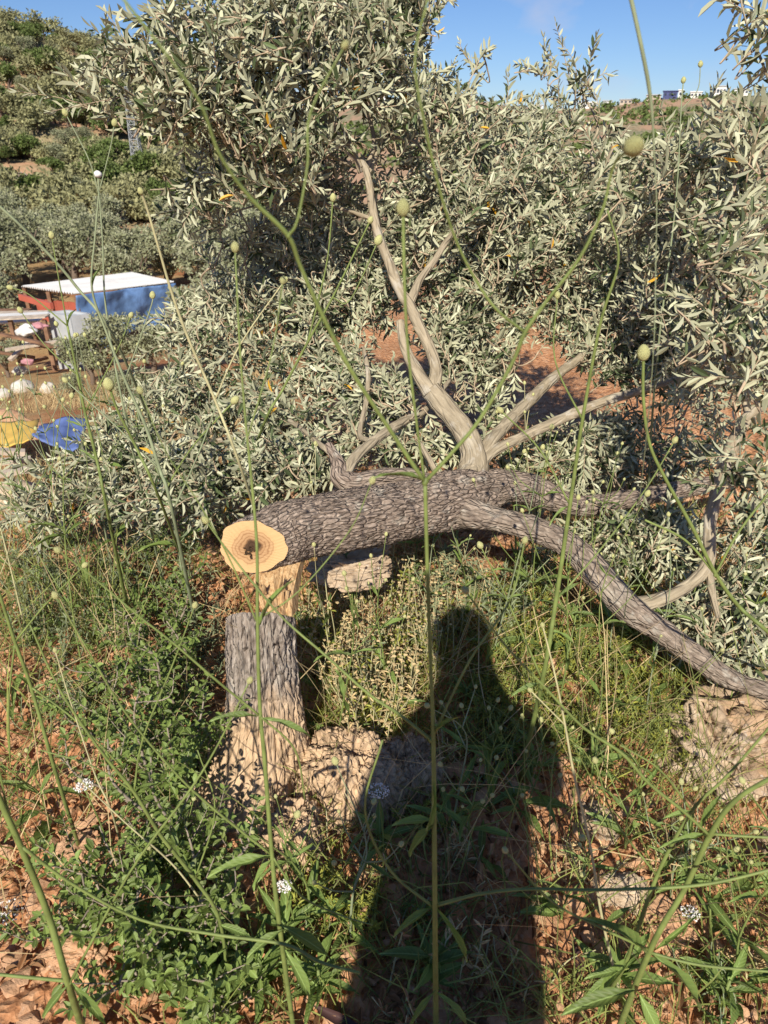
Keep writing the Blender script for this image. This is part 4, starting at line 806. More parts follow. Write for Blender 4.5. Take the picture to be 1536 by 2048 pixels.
u = rng.random(NS); sx, sy = rng.uniform(-1.9, 2.0, NS), .55 + 3.6 * u ** 1.4
dens = vnoise(np.stack([sx * 2.2, sy * 2.2, 0 * sx], -1), 77); kp = (dens > .35) | (rng.random(NS) < .3); sx, sy = sx[kp], sy[kp]; NS = len(sx)
szs = .005 + .026 * rng.random(NS) ** 3.4; szs[:90] *= 1.6; sz3 = height(sx, sy) + szs * .25 + .008
ppx, ppy, pz = project(np.stack([sx, sy, sz3], -1)); vis = szs / pz * ((ppx > 0) & (ppx < 1536) & (ppy < 2048)); bigS = set(np.argsort(-vis)[:300].tolist())
g = Geo()
for k in range(NS):
    rt = rrot(rng); rt = rotz(rng.uniform(0, 6.28)) @ rt if rng.random() < .3 else rotz(rng.uniform(0, 6.28))
    if k in bigS:
        o = link('stone', chip_me[k % 10], ground); mm = np.eye(4); mm[:3, :3] = rt * szs[k] * 1.1; mm[:3, 3] = (sx[k], sy[k], sz3[k]); o.matrix_basis = Matrix(mm.tolist())
    else:
        v, tr = rocks[k % 10]; g.add((v * szs[k]) @ rt.T + [sx[k], sy[k], sz3[k]], tr, None, rng.random())
NC = 15000; u = rng.random(NC); cx, cy = rng.uniform(-1.7, 1.9, NC), .6 + 2.6 * u ** 1.2; cs = .0025 + .0085 * rng.random(NC) ** 2.2; cz = height(cx, cy) + cs * .3 + .006
for k in range(NC): v, tr = rocks[k % 10]; g.add((v * [cs[k], cs[k], cs[k] * 1.4]) @ rotz(k * 1.7).T + [cx[k], cy[k], cz[k]], tr, None, .5)
link('gravel', g.mesh('gravel', [M['stone']]), None, 'stuff')
n = 6500; lx, ly = rng.uniform(-1.8, 1.9, n), .55 + 3.2 * rng.random(n) ** 1.3; lz_ = height(lx, ly) + .012 + .012 * rng.random(n)
ax = unit(np.stack([rng.normal(size=n), rng.normal(size=n), rng.normal(0, .25, n)], -1)); ll = rng.uniform(.012, .05, n)
g = Geo(); add_leaves(g, np.stack([lx, ly, lz_], -1), ax, np.stack([rng.normal(0, .5, n), rng.normal(0, .5, n), np.ones(n)], -1), ll, ll * rng.uniform(.15, .4, n), rng.random(n), rng.uniform(1, 4, n)); link('leaf_litter', g.mesh('leaf_litter', [M['litter']]), None, 'stuff')
def blades(name, n, xr, yr, hgt_r, mat, seed, mask=None, wid=.0022, lean=.45, power=1.0, parent=None):
    r = np.random.default_rng(seed); x, y = r.uniform(*xr, n), yr[0] + (yr[1] - yr[0]) * r.random(n) ** power
    if mask is not None: k = mask(x, y); x, y = x[k], y[k]
    n = len(x); b = np.stack([x, y, height(x, y)], -1); h = r.uniform(*hgt_r, n); d = np.stack([r.normal(0, lean, n), r.normal(0, lean, n), np.ones(n)], -1); d = unit(d); sd = unit(np.cross(d, r.normal(size=(n, 3)))); bend = r.normal(0, .25, (n, 3)) * h[:, None]; bend[:, 2] = -abs(bend[:, 2]) * .6
    ws = wid * r.uniform(.6, 1.4, n); V = []
    for t, wf in ((0, 1), (.35, .9), (.7, .65)): c = b + d * (h * t)[:, None] + bend * t * t; V += [c - sd * (ws * wf)[:, None], c + sd * (ws * wf)[:, None]]
    V.append(b + d * h[:, None] + bend); V = np.stack(V, 1); off = (np.arange(n) * 7)[:, None, None]
    g = Geo(); g.add(V.reshape(-1, 3), (np.array([(4, 5, 6)])[None] + off).reshape(-1, 3), (np.array([(0, 1, 3, 2), (2, 3, 5, 4)])[None] + off).reshape(-1, 4), np.repeat(r.random(n), 7)); return link(name, g.mesh(name, [M[mat]]), None, 'stuff')
nzm = lambda f, lo, sd: (lambda x, y: vnoise(np.stack([x * f, y * f, 0 * x], -1), sd) > lo)
blades('tangled_stalks', 900, (-1.7, 1.5), (.9, 2.7), (.25, .75), 'straw', 8, None, .0013, .6)
blades('tangled_green_stalks', 2600, (-1.7, 1.6), (.9, 2.7), (.2, .75), 'grass', 9, nzm(1.5, .40, 9), .0015, .5)
blades('bright_grass', 2000, (-.35, 1.25), (1.35, 2.3), (.05, .20), 'moss', 19, nzm(3, .46, 25), .0016, .6)
blades('green_grass', 9000, (-1.9, 1.7), (.7, 2.9), (.05, .22), 'grass', 1, lambda x, y: (vnoise(np.stack([x * 2.5, y * 2.5, 0 * x], -1), 5) > .48) & ((x > -.5) | (y > 1.9) | (vnoise(np.stack([x * 3, y * 3, 0 * x], -1), 6) > .62)), .0016)
blades('shade_grass', 3200, (-.25, .55), (.75, 2.1), (.05, .20), 'grass', 21, nzm(3, .42, 15), .0017, .6)
blades('dry_grass', 2600, (-1.9, 1.9), (.7, 3.4), (.04, .20), 'straw', 2, nzm(2.0, .45, 6), .0013, .7)
blades('slope_grass', 16000, (-11, -.6), (5.5, 17), (.12, .45), 'straw', 3, lambda x, y: (x < -.12 * y - .3) & (x > -.62 * y) & (vnoise(np.stack([x * .7, y * .7, 0 * x], -1), 3) > .38), .005, .45)
blades('field_grass', 9000, (-.5, 7.5), (3.0, 9.0), (.06, .25), 'straw', 33, lambda x, y: (x > .1 * y) & (vnoise(np.stack([x * 1.1, y * 1.1, 0 * x], -1), 41) > .60), .0028, .6)
blades('slope_weeds', 5000, (-9, -.5), (3.5, 15), (.15, .5), 'greyherb', 4, lambda x, y: (x < -.12 * y - .1) & (x > -.62 * y) & (vnoise(np.stack([x * .9, y * .9, 0 * x], -1), 13) > .50), .006, .4)
ORD = 'first second third fourth fifth sixth seventh eighth ninth tenth eleventh twelfth thirteenth fourteenth fifteenth sixteenth seventeenth eighteenth nineteenth twentieth'.split()
def ordinal(v, vs): return ORD[sorted(vs).index(v)]
def herb(name, label, cat, group, p, n_st, h, mat, leaf_l, leaf_w, per, stem_m='stem', spread=.6, seed=0, head=None, tplk='leaf'):
    r = np.random.default_rng(seed); root = thing(name, label, cat, p, group); gs, gl, gh = Geo(), Geo(), Geo(); Lp, La, Ln, Ll = [], [], [], []
    for k in range(n_st):
        d = unit(np.array([r.normal(0, spread), r.normal(0, spread), 1.0])); L = h * r.uniform(.6, 1.1); a = np.asarray(p) + np.array([r.normal(0, .02), r.normal(0, .02), 0])
        pa = smooth([a, a + d * L * .5 + r.normal(0, .02, 3), a + unit(d + [0, 0, .5]) * L], 5); add_tube(gs, pa, np.linspace(.0026, .001, len(pa)), 5, r.random())
        for q in range(per):
            t = r.uniform(.12, 1); b = pa[int(t * (len(pa) - 1))]; ax = unit(np.array([r.normal(), r.normal(), .6])); Lp.append(b); La.append(ax); Ln.append(unit(np.array([r.normal(0, .5), r.normal(0, .5), 1]))); Ll.append(leaf_l * r.uniform(.6, 1.2))
        if head: 
            for q in range(3):
                c = pa[-1] + r.normal(0, .012, 3); v, tr = rocks[q]; gh.add(v * head * r.uniform(.7, 1.2) + c, tr, None, .5)
    part('stem', gs, M[stem_m], root, smooth=True, kind='stuff'); Ll = np.array(Ll); add_leaves(gl, np.array(Lp), np.array(La), np.array(Ln), Ll, Ll * leaf_w, r.random(len(Ll)), 1.0, tplk); part('leaves', gl, M[mat], root, kind='stuff')
    if head: part('flower_heads', gh, M['dryherb'], root, kind='stuff')
    return root
LH1 = [(1180, 1250), (1230, 1290), (1150, 1330), (1280, 1340), (1210, 1400), (1300, 1400), (1250, 1450), (1120, 1440), (1340, 1500), (1190, 1480), (1100, 1280), (1060, 1240), (690, 1800), (640, 1760), (730, 1830), (880, 1640)]
for k, (px, py) in enumerate(LH1):
    herb('low_herb', ordinal((px, py), LH1[:12]) + ' from the left of the yellow green feathery herbs below the fallen limb' if k < 12 else ordinal((px, py), LH1[12:]) + ' from the left of the yellow green herbs at the stump foot', 'herb', 'yellow green herbs below the limb' if k < 12 else 'yellow green herbs by the stump', G(px, py + 20), 9, .10 + .03 * (k % 3), 'moss', .017, .30, 34, 'stem', .7, 50 + k)
LH2 = [(650, 1180), (720, 1150), (880, 1260), (790, 1350), (930, 1140), (810, 1180), (700, 1330), (740, 1300), (800, 1260), (690, 1240), (840, 1230), (760, 1380), (820, 1320), (900, 1190), (770, 1200), (720, 1420), (850, 1160), (660, 1290)]
for k, (px, py) in enumerate(LH2):
    herb('withered_herb', ordinal((px, py), LH2) + ' from the left of the withered straw coloured herbs right of the stump', 'herb', 'withered herbs right of the stump', G(px, py + 90), 11, .26 + .03 * (k % 3), ('dryherb', 'greyherb', 'moss')[k % 3], .021, .26, 18, 'stem_dry', .35, 90 + k, .006)
LH3 = [(120, 1120), (200, 1080), (60, 1180), (280, 1130), (330, 1080), (390, 1180), (40, 1080), (240, 1200), (150, 1040), (410, 1250), (620, 1210), (1000, 1220), (960, 1150), (1050, 1170), (880, 1120), (1080, 1120), (350, 1180), (290, 1060), (230, 1010), (380, 1050)]
for k, (px, py) in enumerate(LH3):
    herb('grey_herb', ordinal((px, py), [q for q in LH3 if q[0] < 500]) + ' from the left of the grey green herbs beyond the shrub' if px < 500 else ordinal((px, py), [q for q in LH3 if q[0] >= 500]) + ' from the left of the grey green herbs under the trunk', 'herb', 'grey herbs beyond the shrub' if px < 500 else 'grey herbs under the trunk', G(px, py + 60), 9, .20 + .04 * (k % 3), ('greyherb', 'wleaf', 'greyherb')[k % 3], .034, .22, 16, 'stem_grey', .5, 130 + k)
for k in range(70):
    px, py = 960 + 400 * rng.random(), 1140 + 370 * rng.random(); herb('feathery_sprig', 'feathery yellow green sprig among the herbs below the fallen limb', 'herb', 'feathery sprigs below the limb', G(px, py + 15), 8, .09 + .09 * rng.random(), ('moss', 'moss', 'grass')[k % 3], .014, .30, 26, 'stem', .8, 1500 + k)
for k in range(30):
    px, py = 430 * rng.random(), 1040 + 460 * rng.random(); herb('pale_sprig', 'pale green sprig in the tangle on the left slope', 'herb', 'pale sprigs on the left slope', G(px, py + 15), 7, .12 + .10 * rng.random(), ('grass', 'greyherb', 'wleaf')[k % 3], .024, .22, 18, 'stem_grey', .6, 1600 + k)
LH4 = [(960, 1560), (900, 1700), (1000, 1800), (830, 1800), (940, 1900), (780, 1950), (1030, 1500), (880, 1500), (1060, 1950), (1380, 1950), (1480, 1900), (1330, 1720), (1450, 1980), (1170, 1750), (720, 1700), (620, 1900)]
for k, (px, py) in enumerate(LH4):
    herb('fine_herb', ordinal((px, py), LH4) + ' from the left of the fine stalked herbs between the tall weeds', 'herb', 'fine herbs between the tall weeds', G(px, py + 30), 7, .11 + .03 * (k % 3), ('wleaf', 'dryherb', 'litter')[k % 3], .026, .20, 13, 'stem_dry' if k % 3 else 'stem_grey', .7, 170 + k)

# ------------------------------------------------------------------ evergreen shrub suckers left of the stump
tpl_sh = leaf_templates('leaf', M['shrub'], 'leaf', (.1, .4, .7, .95))
def shrub(label, spots, seed, hmin, hmax, nbig):
    r = np.random.default_rng(seed); c = np.mean([G(*s) for s in spots], 0); root = thing('evergreen_shrub', label, 'shrub', c); Lp, La, Ln, Ll, Lt = [], [], [], [], []; small = Geo()
    for sp in spots:
        b = G(*sp)
        for k in range(3):
            L = r.uniform(hmin, hmax); d = unit(np.array([r.normal(-.10, .35), r.normal(-.05, .30), 1.0])); a = b + np.array([r.normal(0, .03), r.normal(0, .03), -.02])
            pa = smooth([a, a + d * L * .4 + r.normal(0, .02, 3), a + unit(d + [0, 0, .35]) * L * .8 + r.normal(0, .02, 3), a + unit(d + [0, 0, .6]) * L], 6)
            g = Geo(); add_tube(g, pa, np.linspace(.0055, .0016, len(pa)), 7); part('stem', g, M['gtwig'], root, smooth=True)
            side = [(pa, 1.0)]
            for q in range(6):
                t = pa[int(r.uniform(.2, .9) * (len(pa) - 1))]; d2 = unit(np.array([r.normal(), r.normal(), .7])); l2 = r.uniform(.06, .16); pb = smooth([t, t + d2 * l2 * .5 + r.normal(0, .01, 3), t + unit(d2 + [0, 0, .4]) * l2], 4); add_tube(small, pb, np.linspace(.0022, .0008, len(pb)), 5, cap=False); side.append((pb, .9))
            for pth, f in side:
                s = np.concatenate([[0], np.cumsum(np.linalg.norm(np.diff(pth, axis=0), axis=1))]); m = max(4, int(s[-1] / .014)); ss = np.linspace(.15, 1, m) * s[-1]
                pts = np.stack([np.interp(ss, s, pth[:, q]) for q in range(3)], -1); tt = unit(np.gradient(pts, axis=0)); a0 = unit(np.cross(tt, r.normal(size=3))); a1 = np.cross(tt, a0)
                for sg in (-1, 1):
                    ph = np.arange(m) * pi / 2; sd = sg * (a0 * np.cos(ph)[:, None] + a1 * np.sin(ph)[:, None]); ax = unit(tt * .55 + sd + r.normal(0, .2, (m, 3))); Lp.append(pts); La.append(ax); Ln.append(unit(np.array([0, 0, .8]) + tt * .4 + r.normal(0, .4, (m, 3)))); Ll.append(f * r.uniform(.016, .030, m)); Lt.append(np.clip(r.normal(.5, .25, m), 0, 1))
    part('side_twigs', small, M['gtwig'], root, smooth=True, kind='stuff'); Lp, La, Ln, Ll, Lt = map(np.concatenate, (Lp, La, Ln, Ll, Lt))
    zc = project(Lp)[2]; sh = np.argsort(-(Ll / zc))[:nbig]; mk = np.ones(len(Lp), bool); mk[sh] = False
    for k in sh: leaf_object(tpl_sh[int(k) % 4], root, Lp[k], La[k], Ln[k], Ll[k], Ll[k] * .5)
    g = Geo(); add_leaves(g, Lp[mk], La[mk], Ln[mk], Ll[mk], Ll[mk] * r.uniform(.42, .6, mk.sum()), Lt[mk], 1.0, 'leaf'); part('foliage', g, M['shrub'], root, kind='stuff')
shrub('glossy evergreen shrub with grey stems crowding the left foot of the stump', [(330, 1560), (390, 1620), (300, 1640), (420, 1720), (350, 1740), (270, 1540), (400, 1520), (450, 1800)], 5, .28, .50, 230)
shrub('low glossy shrub with oval leaves sprawling over red soil near the bottom', [(250, 1880), (330, 1900), (400, 1960), (190, 1830), (300, 1990), (440, 1900), (380, 2040), (480, 2000)], 6, .14, .30, 230)
shrub('paler leafy sucker behind the evergreen shrub left of the sawn trunk', [(330, 1360), (290, 1300), (390, 1400), (350, 1440)], 7, .18, .34, 60)

# ------------------------------------------------------------------ tall weeds with egg shaped heads
tpl_w = leaf_templates('leaf', M['wleaf'], 'lance', (.15, .45, .75, .95))
def head_mesh(mat, egg=1.3):
    v, q = sphere_grid(14, 12); z = v[:, 2]; rr = 1 - .22 * z * (z > 0); bumpy = 1 + .07 * np.sin(np.arctan2(v[:, 1], v[:, 0]) * 7 + z * 6) * np.sin(z * 9)
    g = Geo(); g.add(np.stack([v[:, 0] * rr * bumpy, v[:, 1] * rr * bumpy, z * egg], -1), None, q); return g.mesh('flower_head', [mat], smooth=True)
HEADM, HEADW = head_mesh(M['head']), head_mesh(M['white'], .8)
def put_head(root, p, d, r, me=None, label=None, on=None):
    o = link('flower_head', me or HEADM, on or root); o.location = Vector((np.asarray(p) - np.array(root.location)).tolist()); o.rotation_euler = Vector(np.asarray(d).tolist()).to_track_quat('Z', 'Y').to_euler(); o.scale = (r, r, r)
    if label: o['label'] = label
def sm(pts, k=6): return smooth(np.array(pts, float), k)
def weed(label, stem, branches=(), leaves=(), group=None, mat='stem', head=None, thin=.62, comp=.5, tb=.62):
    """stem: rows (px, py, depth, width px); head = head width px; branches: (rows, head or None[, mat]); leaves: ((px, py, depth), (px, py, depth), width px)"""
    gp = G(stem[0][0], stem[0][1])
    def dep(px, py, zc): d = ray(px, py); return (gp[1] + (d[1] * zc - gp[1]) * comp) / d[1]      # stems stand upright over their root
    def adj(rows, f): return [(r[0], r[1], dep(r[0], r[1], r[2]), r[3] * f) for r in rows]
    stem = [(stem[0][0], stem[0][1], float(project(gp)[2][0]), stem[0][3] * thin)] + adj(stem[1:], thin); branches = [(adj(b[0], tb),) + tuple(b[1:]) for b in branches]
    leaves = [((a[0], a[1], dep(*a)), (c[0], c[1], dep(*c)), w) for a, c, w in leaves]
    st = sm([np.r_[P(r[0], r[1], r[2]), r[3] * r[2] / F / 2] for r in stem], 7); root = thing('tall_weed', label, 'weed', st[0, :3], group)
    g = Geo(); add_tube(g, st[:, :3], st[:, 3], 9); part('stem', g, M[mat], root, smooth=True)
    global STEM_TOP; STEM_TOP = st[-1]
    if head: put_head(root, st[-1, :3], st[-1, :3] - st[-3, :3], head * stem[-1][2] / F / 2)
    for b in branches:
        q0 = P(*b[0][0][:3]); wn_ = b[0][0][3] * b[0][0][2] / F; v_, t_ = rocks[0]; gn = Geo(); sv3, sq3 = sphere_grid(8, 6); gn.add(sv3 * wn_ * np.array([.72, .72, .9]) + q0, None, sq3); part('node', gn, M[mat], root, smooth=True)
        a = sm([np.r_[P(r[0], r[1], r[2]), r[3] * r[2] / F / 2] for r in b[0]], 6); g = Geo(); add_tube(g, a[:, :3], a[:, 3], 7); bo = part('branch', g, M[b[2] if len(b) > 2 else mat], root, smooth=True)
        if b[1]: put_head(root, a[-1, :3], a[-1, :3] - a[-3, :3], b[1] * b[0][-1][2] / F / 2, on=bo)
    for k, (p0, p1, w) in enumerate(leaves):
        a, b = P(*p0), P(*p1); L = np.linalg.norm(b - a); leaf_object(tpl_w[k % 4], root, a, b - a, np.array([rnd.gauss(0, .35), -.2, 1.0]), L * .8, .52 * w * p0[2] / F)
    return root
weed('tall weed rising straight in front of the stump and sawn trunk end',
     [(590, 2080, 1.12, 19), (557, 1835, 1.08, 19), (543, 1700, 1.05, 17), (530, 1530, 1.03, 17), (519, 1400, 1.01, 15), (515, 1240, 1.0, 13), (514, 1100, .99, 12), (505, 980, .98, 11), (492, 850, .97, 9), (480, 700, .96, 8), (473, 560, .95, 7), (470, 494, .95, 6)],
     [([(543, 1710, 1.05, 9), (430, 1620, 1.0, 9), (350, 1545, .97, 8), (250, 1424, .95, 7), (170, 1290, .93, 6), (110, 1190, .92, 4)], 14), ([(520, 1432, 1.01, 9), (425, 1354, .97, 9), (350, 1289, .95, 8), (280, 1234, .93, 7), (180, 1150, .92, 6), (115, 1100, .9, 5)], 13),
      ([(520, 1432, 1.01, 8), (590, 1500, 1.05, 7), (610, 1600, 1.08, 6)], None), ([(516, 1250, 1.0, 7), (460, 1120, .98, 6), (400, 1010, .97, 5), (330, 900, .96, 4), (280, 780, .95, 4)], 14), ([(515, 1240, 1.0, 7), (600, 1180, 1.02, 6), (700, 1060, 1.05, 5), (745, 960, 1.06, 4)], 14), ([(497, 870, .97, 6), (545, 700, .98, 5), (566, 560, .98, 4)], 13), ([(543, 1710, 1.05, 8), (600, 1790, 1.05, 7), (680, 1830, 1.1, 6), (745, 1850, 1.1, 5)], None)],
     [((515, 1432, 1.01), (392, 1440, .98), 26), ((525, 1436, 1.01), (655, 1482, 1.0), 26), ((545, 1712, 1.05), (375, 1760, 1.0), 40), ((548, 1715, 1.05), (490, 1800, 1.0), 30), ((560, 1850, 1.08), (690, 1930, 1.05), 46), ((565, 1860, 1.08), (470, 1930, 1.0), 36), ((570, 1900, 1.1), (640, 2030, 1.0), 40), ((518, 1250, 1.0), (600, 1130, 1.0), 14)], head=17, thin=.52, tb=.55)
weed('tall thick weed forking widely at the centre of the photo over the shadow',
     [(872, 2090, .98, 24), (870, 1850, .96, 22), (867, 1500, .90, 18), (862, 1350, .87, 16), (855, 1150, .82, 16), (850, 965, .77, 17)],
     [([(850, 965, .77, 14), (780, 860, .72, 13), (700, 737, .66, 14), (640, 620, .61, 14), (600, 530, .57, 13), (575, 470, .54, 15), (500, 395, .50, 13), (440, 310, .46, 11), (400, 205, .43, 10), (330, 105, .41, 9), (240, -10, .39, 9)], None), ([(577, 472, .54, 10), (595, 440, .53, 8), (615, 330, .52, 8), (621, 225, .51, 7), (690, 90, .5, 6)], 15),
      ([(852, 962, .77, 13), (900, 910, .75, 12), (960, 838, .73, 12), (1025, 725, .70, 12), (1050, 665, .68, 14), (1095, 600, .66, 11), (1160, 515, .63, 10), (1205, 420, .60, 9), (1228, 330, .57, 8), (1268, 292, .5, 8)], 40), ([(1050, 665, .68, 9), (985, 610, .66, 9), (925, 510, .63, 8), (885, 400, .58, 9), (850, 250, .53, 9), (830, 120, .5, 8), (858, -10, .48, 8)], None),
      ([(849, 960, .77, 8), (835, 860, .74, 8), (816, 700, .69, 9), (809, 560, .66, 10), (806, 415, .64, 11)], 27), ([(865, 1475, .9, 8), (940, 1320, .92, 7), (1020, 1200, .95, 6), (1050, 1080, .96, 4)], 13), ([(862, 1480, .9, 11), (800, 1430, .9, 10), (740, 1390, .9, 9), (650, 1310, .92, 8), (560, 1230, .95, 7), (470, 1120, .97, 6), (410, 1040, .98, 4)], 14), ([(868, 1812, .95, 12), (960, 1788, .9, 10), (1060, 1778, .86, 10), (1200, 1780, .8, 10), (1400, 1770, .75, 10), (1560, 1735, .72, 9)], None), ([(868, 1815, .95, 9), (780, 1740, .95, 8), (730, 1620, .95, 7), (765, 1480, .95, 6)], None)],
     [((866, 1470, .9), (930, 1420, .85), 16), ((868, 1812, .95), (760, 1890, .9), 30), ((872, 1815, .95), (960, 1960, .9), 26), ((868, 1560, .9), (850, 1700, .88), 20), ((853, 962, .77), (720, 945, .74), 14), ((872, 1980, .97), (800, 2080, .9), 24), ((874, 1985, .97), (960, 2075, .9), 30), ((868, 1640, .9), (760, 1650, .9), 34), ((868, 1650, .9), (800, 1730, .9), 40)], thin=.48, tb=.66)
weed('thick stemmed weed leaning right with a bend before the large boulder',
     [(1225, 2090, 1.02, 26), (1300, 1900, .98, 24), (1368, 1780, .93, 22), (1421, 1668, .88, 22), (1472, 1600, .84, 20), (1560, 1545, .80, 17)],
     [([(1419, 1671, .88, 12), (1366, 1622, .87, 12), (1297, 1566, .86, 12), (1244, 1507, .85, 12), (1167, 1455, .84, 10), (1090, 1375, .82, 9), (1010, 1290, .8, 8), (930, 1180, .78, 6)], 15), ([(1425, 1668, .88, 11), (1480, 1672, .85, 10), (1560, 1676, .82, 9)], None), ([(1300, 1905, .98, 11), (1400, 1930, .93, 10), (1560, 1945, .9, 9)], None), ([(1298, 1900, .98, 10), (1190, 1850, .97, 9), (1100, 1800, .95, 8), (1010, 1700, .93, 6)], 13)],
     [((1295, 1905, .98), (1140, 1810, .95), 42), ((1305, 1908, .98), (1440, 2050, .9), 46), ((1420, 1668, .88), (1290, 1700, .86), 22), ((1280, 1990, 1.0), (1330, 2090, .9), 50), ((1270, 1980, 1.0), (1080, 2040, .95), 54), ((1400, 1660, .88), (1460, 1560, .86), 24), ((1310, 1900, .98), (1420, 1810, .95), 20)], thin=.50, tb=.55)
weed('thick stemmed weed crossing the bare red soil in the bottom left corner',
     [(178, 2100, .95, 24), (135, 1962, .92, 22), (95, 1826, .90, 21), (40, 1690, .86, 20), (0, 1600, .83, 19), (-60, 1450, .8, 17)],
     [([(135, 1962, .92, 12), (60, 1955, .9, 11), (-30, 1946, .88, 10)], None), ([(42, 1692, .86, 12), (140, 1765, .9, 10), (280, 1839, .95, 9), (430, 1869, .97, 10), (570, 1889, .97, 11), (640, 1924, .96, 11), (720, 1946, .95, 9)], None), ([(40, 1690, .86, 9), (20, 1640, .85, 8), (-10, 1500, .84, 7)], None), ([(140, 1965, .92, 9), (260, 1744, .97, 8), (370, 1594, 1.0, 8), (430, 1500, 1.02, 6), (500, 1360, 1.03, 5)], 13)],
     [((138, 1968, .92), (65, 2060, .85), 30), ((142, 1965, .92), (235, 2075, .88), 34), ((40, 1690, .86), (5, 1640, .84), 16)])
weed('weed curving down along the right edge below a blurred cream head',
     [(1640, 1400, .70, 13), (1560, 1290, .66, 13), (1480, 1215, .62, 13), (1430, 1145, .60, 12), (1385, 1055, .57, 12), (1335, 965, .55, 11), (1300, 890, .53, 10), (1287, 800, .51, 10), (1287, 705, .50, 9)],
     [([(1430, 1150, .6, 8), (1480, 1060, .6, 8), (1560, 960, .6, 7)], None), ([(1430, 1148, .6, 8), (1370, 1080, .62, 8), (1290, 1040, .63, 7)], None)], head=26)
weed('dark green weed rising between the two limbs on the right',
     [(1040, 1560, 1.35, 16), (1085, 1360, 1.3, 15), (1112, 1200, 1.25, 15), (1140, 1010, 1.18, 13), (1165, 840, 1.10, 11), (1200, 650, 1.0, 10), (1237, 520, .93, 8), (1215, 420, .9, 6)],
     [([(1112, 1200, 1.25, 8), (1200, 1100, 1.3, 6), (1290, 980, 1.3, 5), (1350, 880, 1.3, 4)], 12), ([(1140, 1010, 1.18, 7), (1080, 900, 1.2, 6), (1000, 820, 1.2, 5)], 13), ([(1165, 840, 1.1, 7), (1110, 720, 1.1, 5), (1115, 590, 1.1, 4)], 12), ([(1085, 1360, 1.3, 8), (1010, 1190, 1.3, 6), (960, 1090, 1.3, 4)], 13)],
     [((1112, 1200, 1.25), (1180, 1150, 1.25), 16), ((1085, 1365, 1.3), (1000, 1400, 1.28), 22), ((1140, 1010, 1.18), (1085, 1060, 1.15), 14), ((1100, 1260, 1.28), (1170, 1300, 1.25), 20)], head=None)
weed('slim weed slanting up before the red soil patch on the right',
     [(1202, 2006, 1.1, 13), (1251, 1926, 1.08, 13), (1314, 1751, 1.02, 13), (1384, 1622, .97, 11), (1454, 1552, .93, 9), (1560, 1430, .9, 8)], [([(1314, 1751, 1.02, 7), (1230, 1640, 1.02, 6), (1190, 1520, 1.02, 5)], 12), ([(1384, 1622, .97, 8), (1320, 1540, .95, 6), (1240, 1490, .95, 5)], None)], [((1314, 1751, 1.02), (1370, 1700, 1.0), 18), ((1240, 1940, 1.08), (1150, 1960, 1.05), 34), ((1202, 1990, 1.1), (1290, 1880, 1.05), 40), ((1384, 1622, .97), (1310, 1640, .95), 20)], mat='stem')
weed('pale straw stem rising right of the dark human shadow',
     [(1240, 1990, 1.25, 9), (1205, 1840, 1.22, 9), (1180, 1690, 1.2, 8), (1150, 1560, 1.18, 8), (1130, 1450, 1.16, 7), (1110, 1350, 1.15, 6), (1085, 1250, 1.14, 5)], [([(1130, 1450, 1.16, 5), (1060, 1380, 1.16, 4)], 10)], [((1210, 1850, 1.22), (1280, 1800, 1.2), 26), ((1230, 1950, 1.25), (1150, 2010, 1.2), 30)], mat='stem_dry', head=10)
weed('blurred grey stem hanging against the open sky at top right',
     [(1240, 1300, .9, 3), (1290, 900, .62, 3), (1312, 500, .48, 3), (1308, 300, .44, 5), (1300, 190, .42, 12), (1282, 90, .40, 13), (1258, -20, .39, 14)], mat='stem_grey', comp=.7)
weed('long weed with sparse side shoots left of the blue tarpaulin',
     [(400, 1290, 1.45, 12), (345, 1024, 1.35, 11), (320, 940, 1.32, 11), (290, 850, 1.3, 10), (250, 760, 1.27, 9), (215, 670, 1.24, 8), (184, 578, 1.2, 7), (190, 475, 1.18, 6), (198, 385, 1.17, 5)],
     [([(250, 760, 1.27, 5), (300, 620, 1.25, 4), (305, 590, 1.25, 4)], 12), ([(198, 390, 1.17, 4), (178, 320, 1.16, 4), (130, 225, 1.15, 3)], 12), ([(320, 940, 1.32, 6), (240, 860, 1.3, 5), (130, 760, 1.3, 4)], 11), ([(345, 1024, 1.35, 6), (400, 900, 1.35, 5), (440, 790, 1.35, 4)], None), ([(198, 385, 1.17, 4), (222, 290, 1.16, 3), (229, 245, 1.16, 3)], 12)], [((184, 578, 1.2), (205, 520, 1.2), 10)], mat='stem_grey')
weed('weed with a forked top and small leaf before the shed',
     [(260, 1240, 1.4, 11), (215, 1024, 1.33, 10), (195, 925, 1.3, 10), (170, 825, 1.27, 9), (155, 750, 1.25, 8), (135, 652, 1.22, 7)],
     [([(135, 652, 1.22, 5), (118, 560, 1.2, 4), (103, 470, 1.19, 4)], 12), ([(135, 652, 1.22, 5), (60, 590, 1.2, 4), (20, 575, 1.2, 3)], 11), ([(170, 825, 1.27, 5), (235, 700, 1.27, 4), (262, 630, 1.27, 3)], 10), ([(155, 750, 1.25, 5), (90, 690, 1.24, 4), (40, 620, 1.24, 3)], 11)], [((135, 652, 1.22), (155, 606, 1.2), 12), ((195, 925, 1.3), (150, 890, 1.3), 12)])
weed('pale slanting stem ending in a blurred head over the grove',
     [(560, 1180, 1.25, 9), (490, 960, 1.1, 9), (430, 800, 1.0, 9), (380, 685, .92, 9), (345, 590, .86, 9), (320, 505, .80, 8), (295, 420, .75, 8), (281, 382, .72, 7)], [([(430, 800, 1.0, 6), (480, 690, 1.0, 5), (570, 560, 1.0, 4)], 12)], mat='stem_dry', head=12)
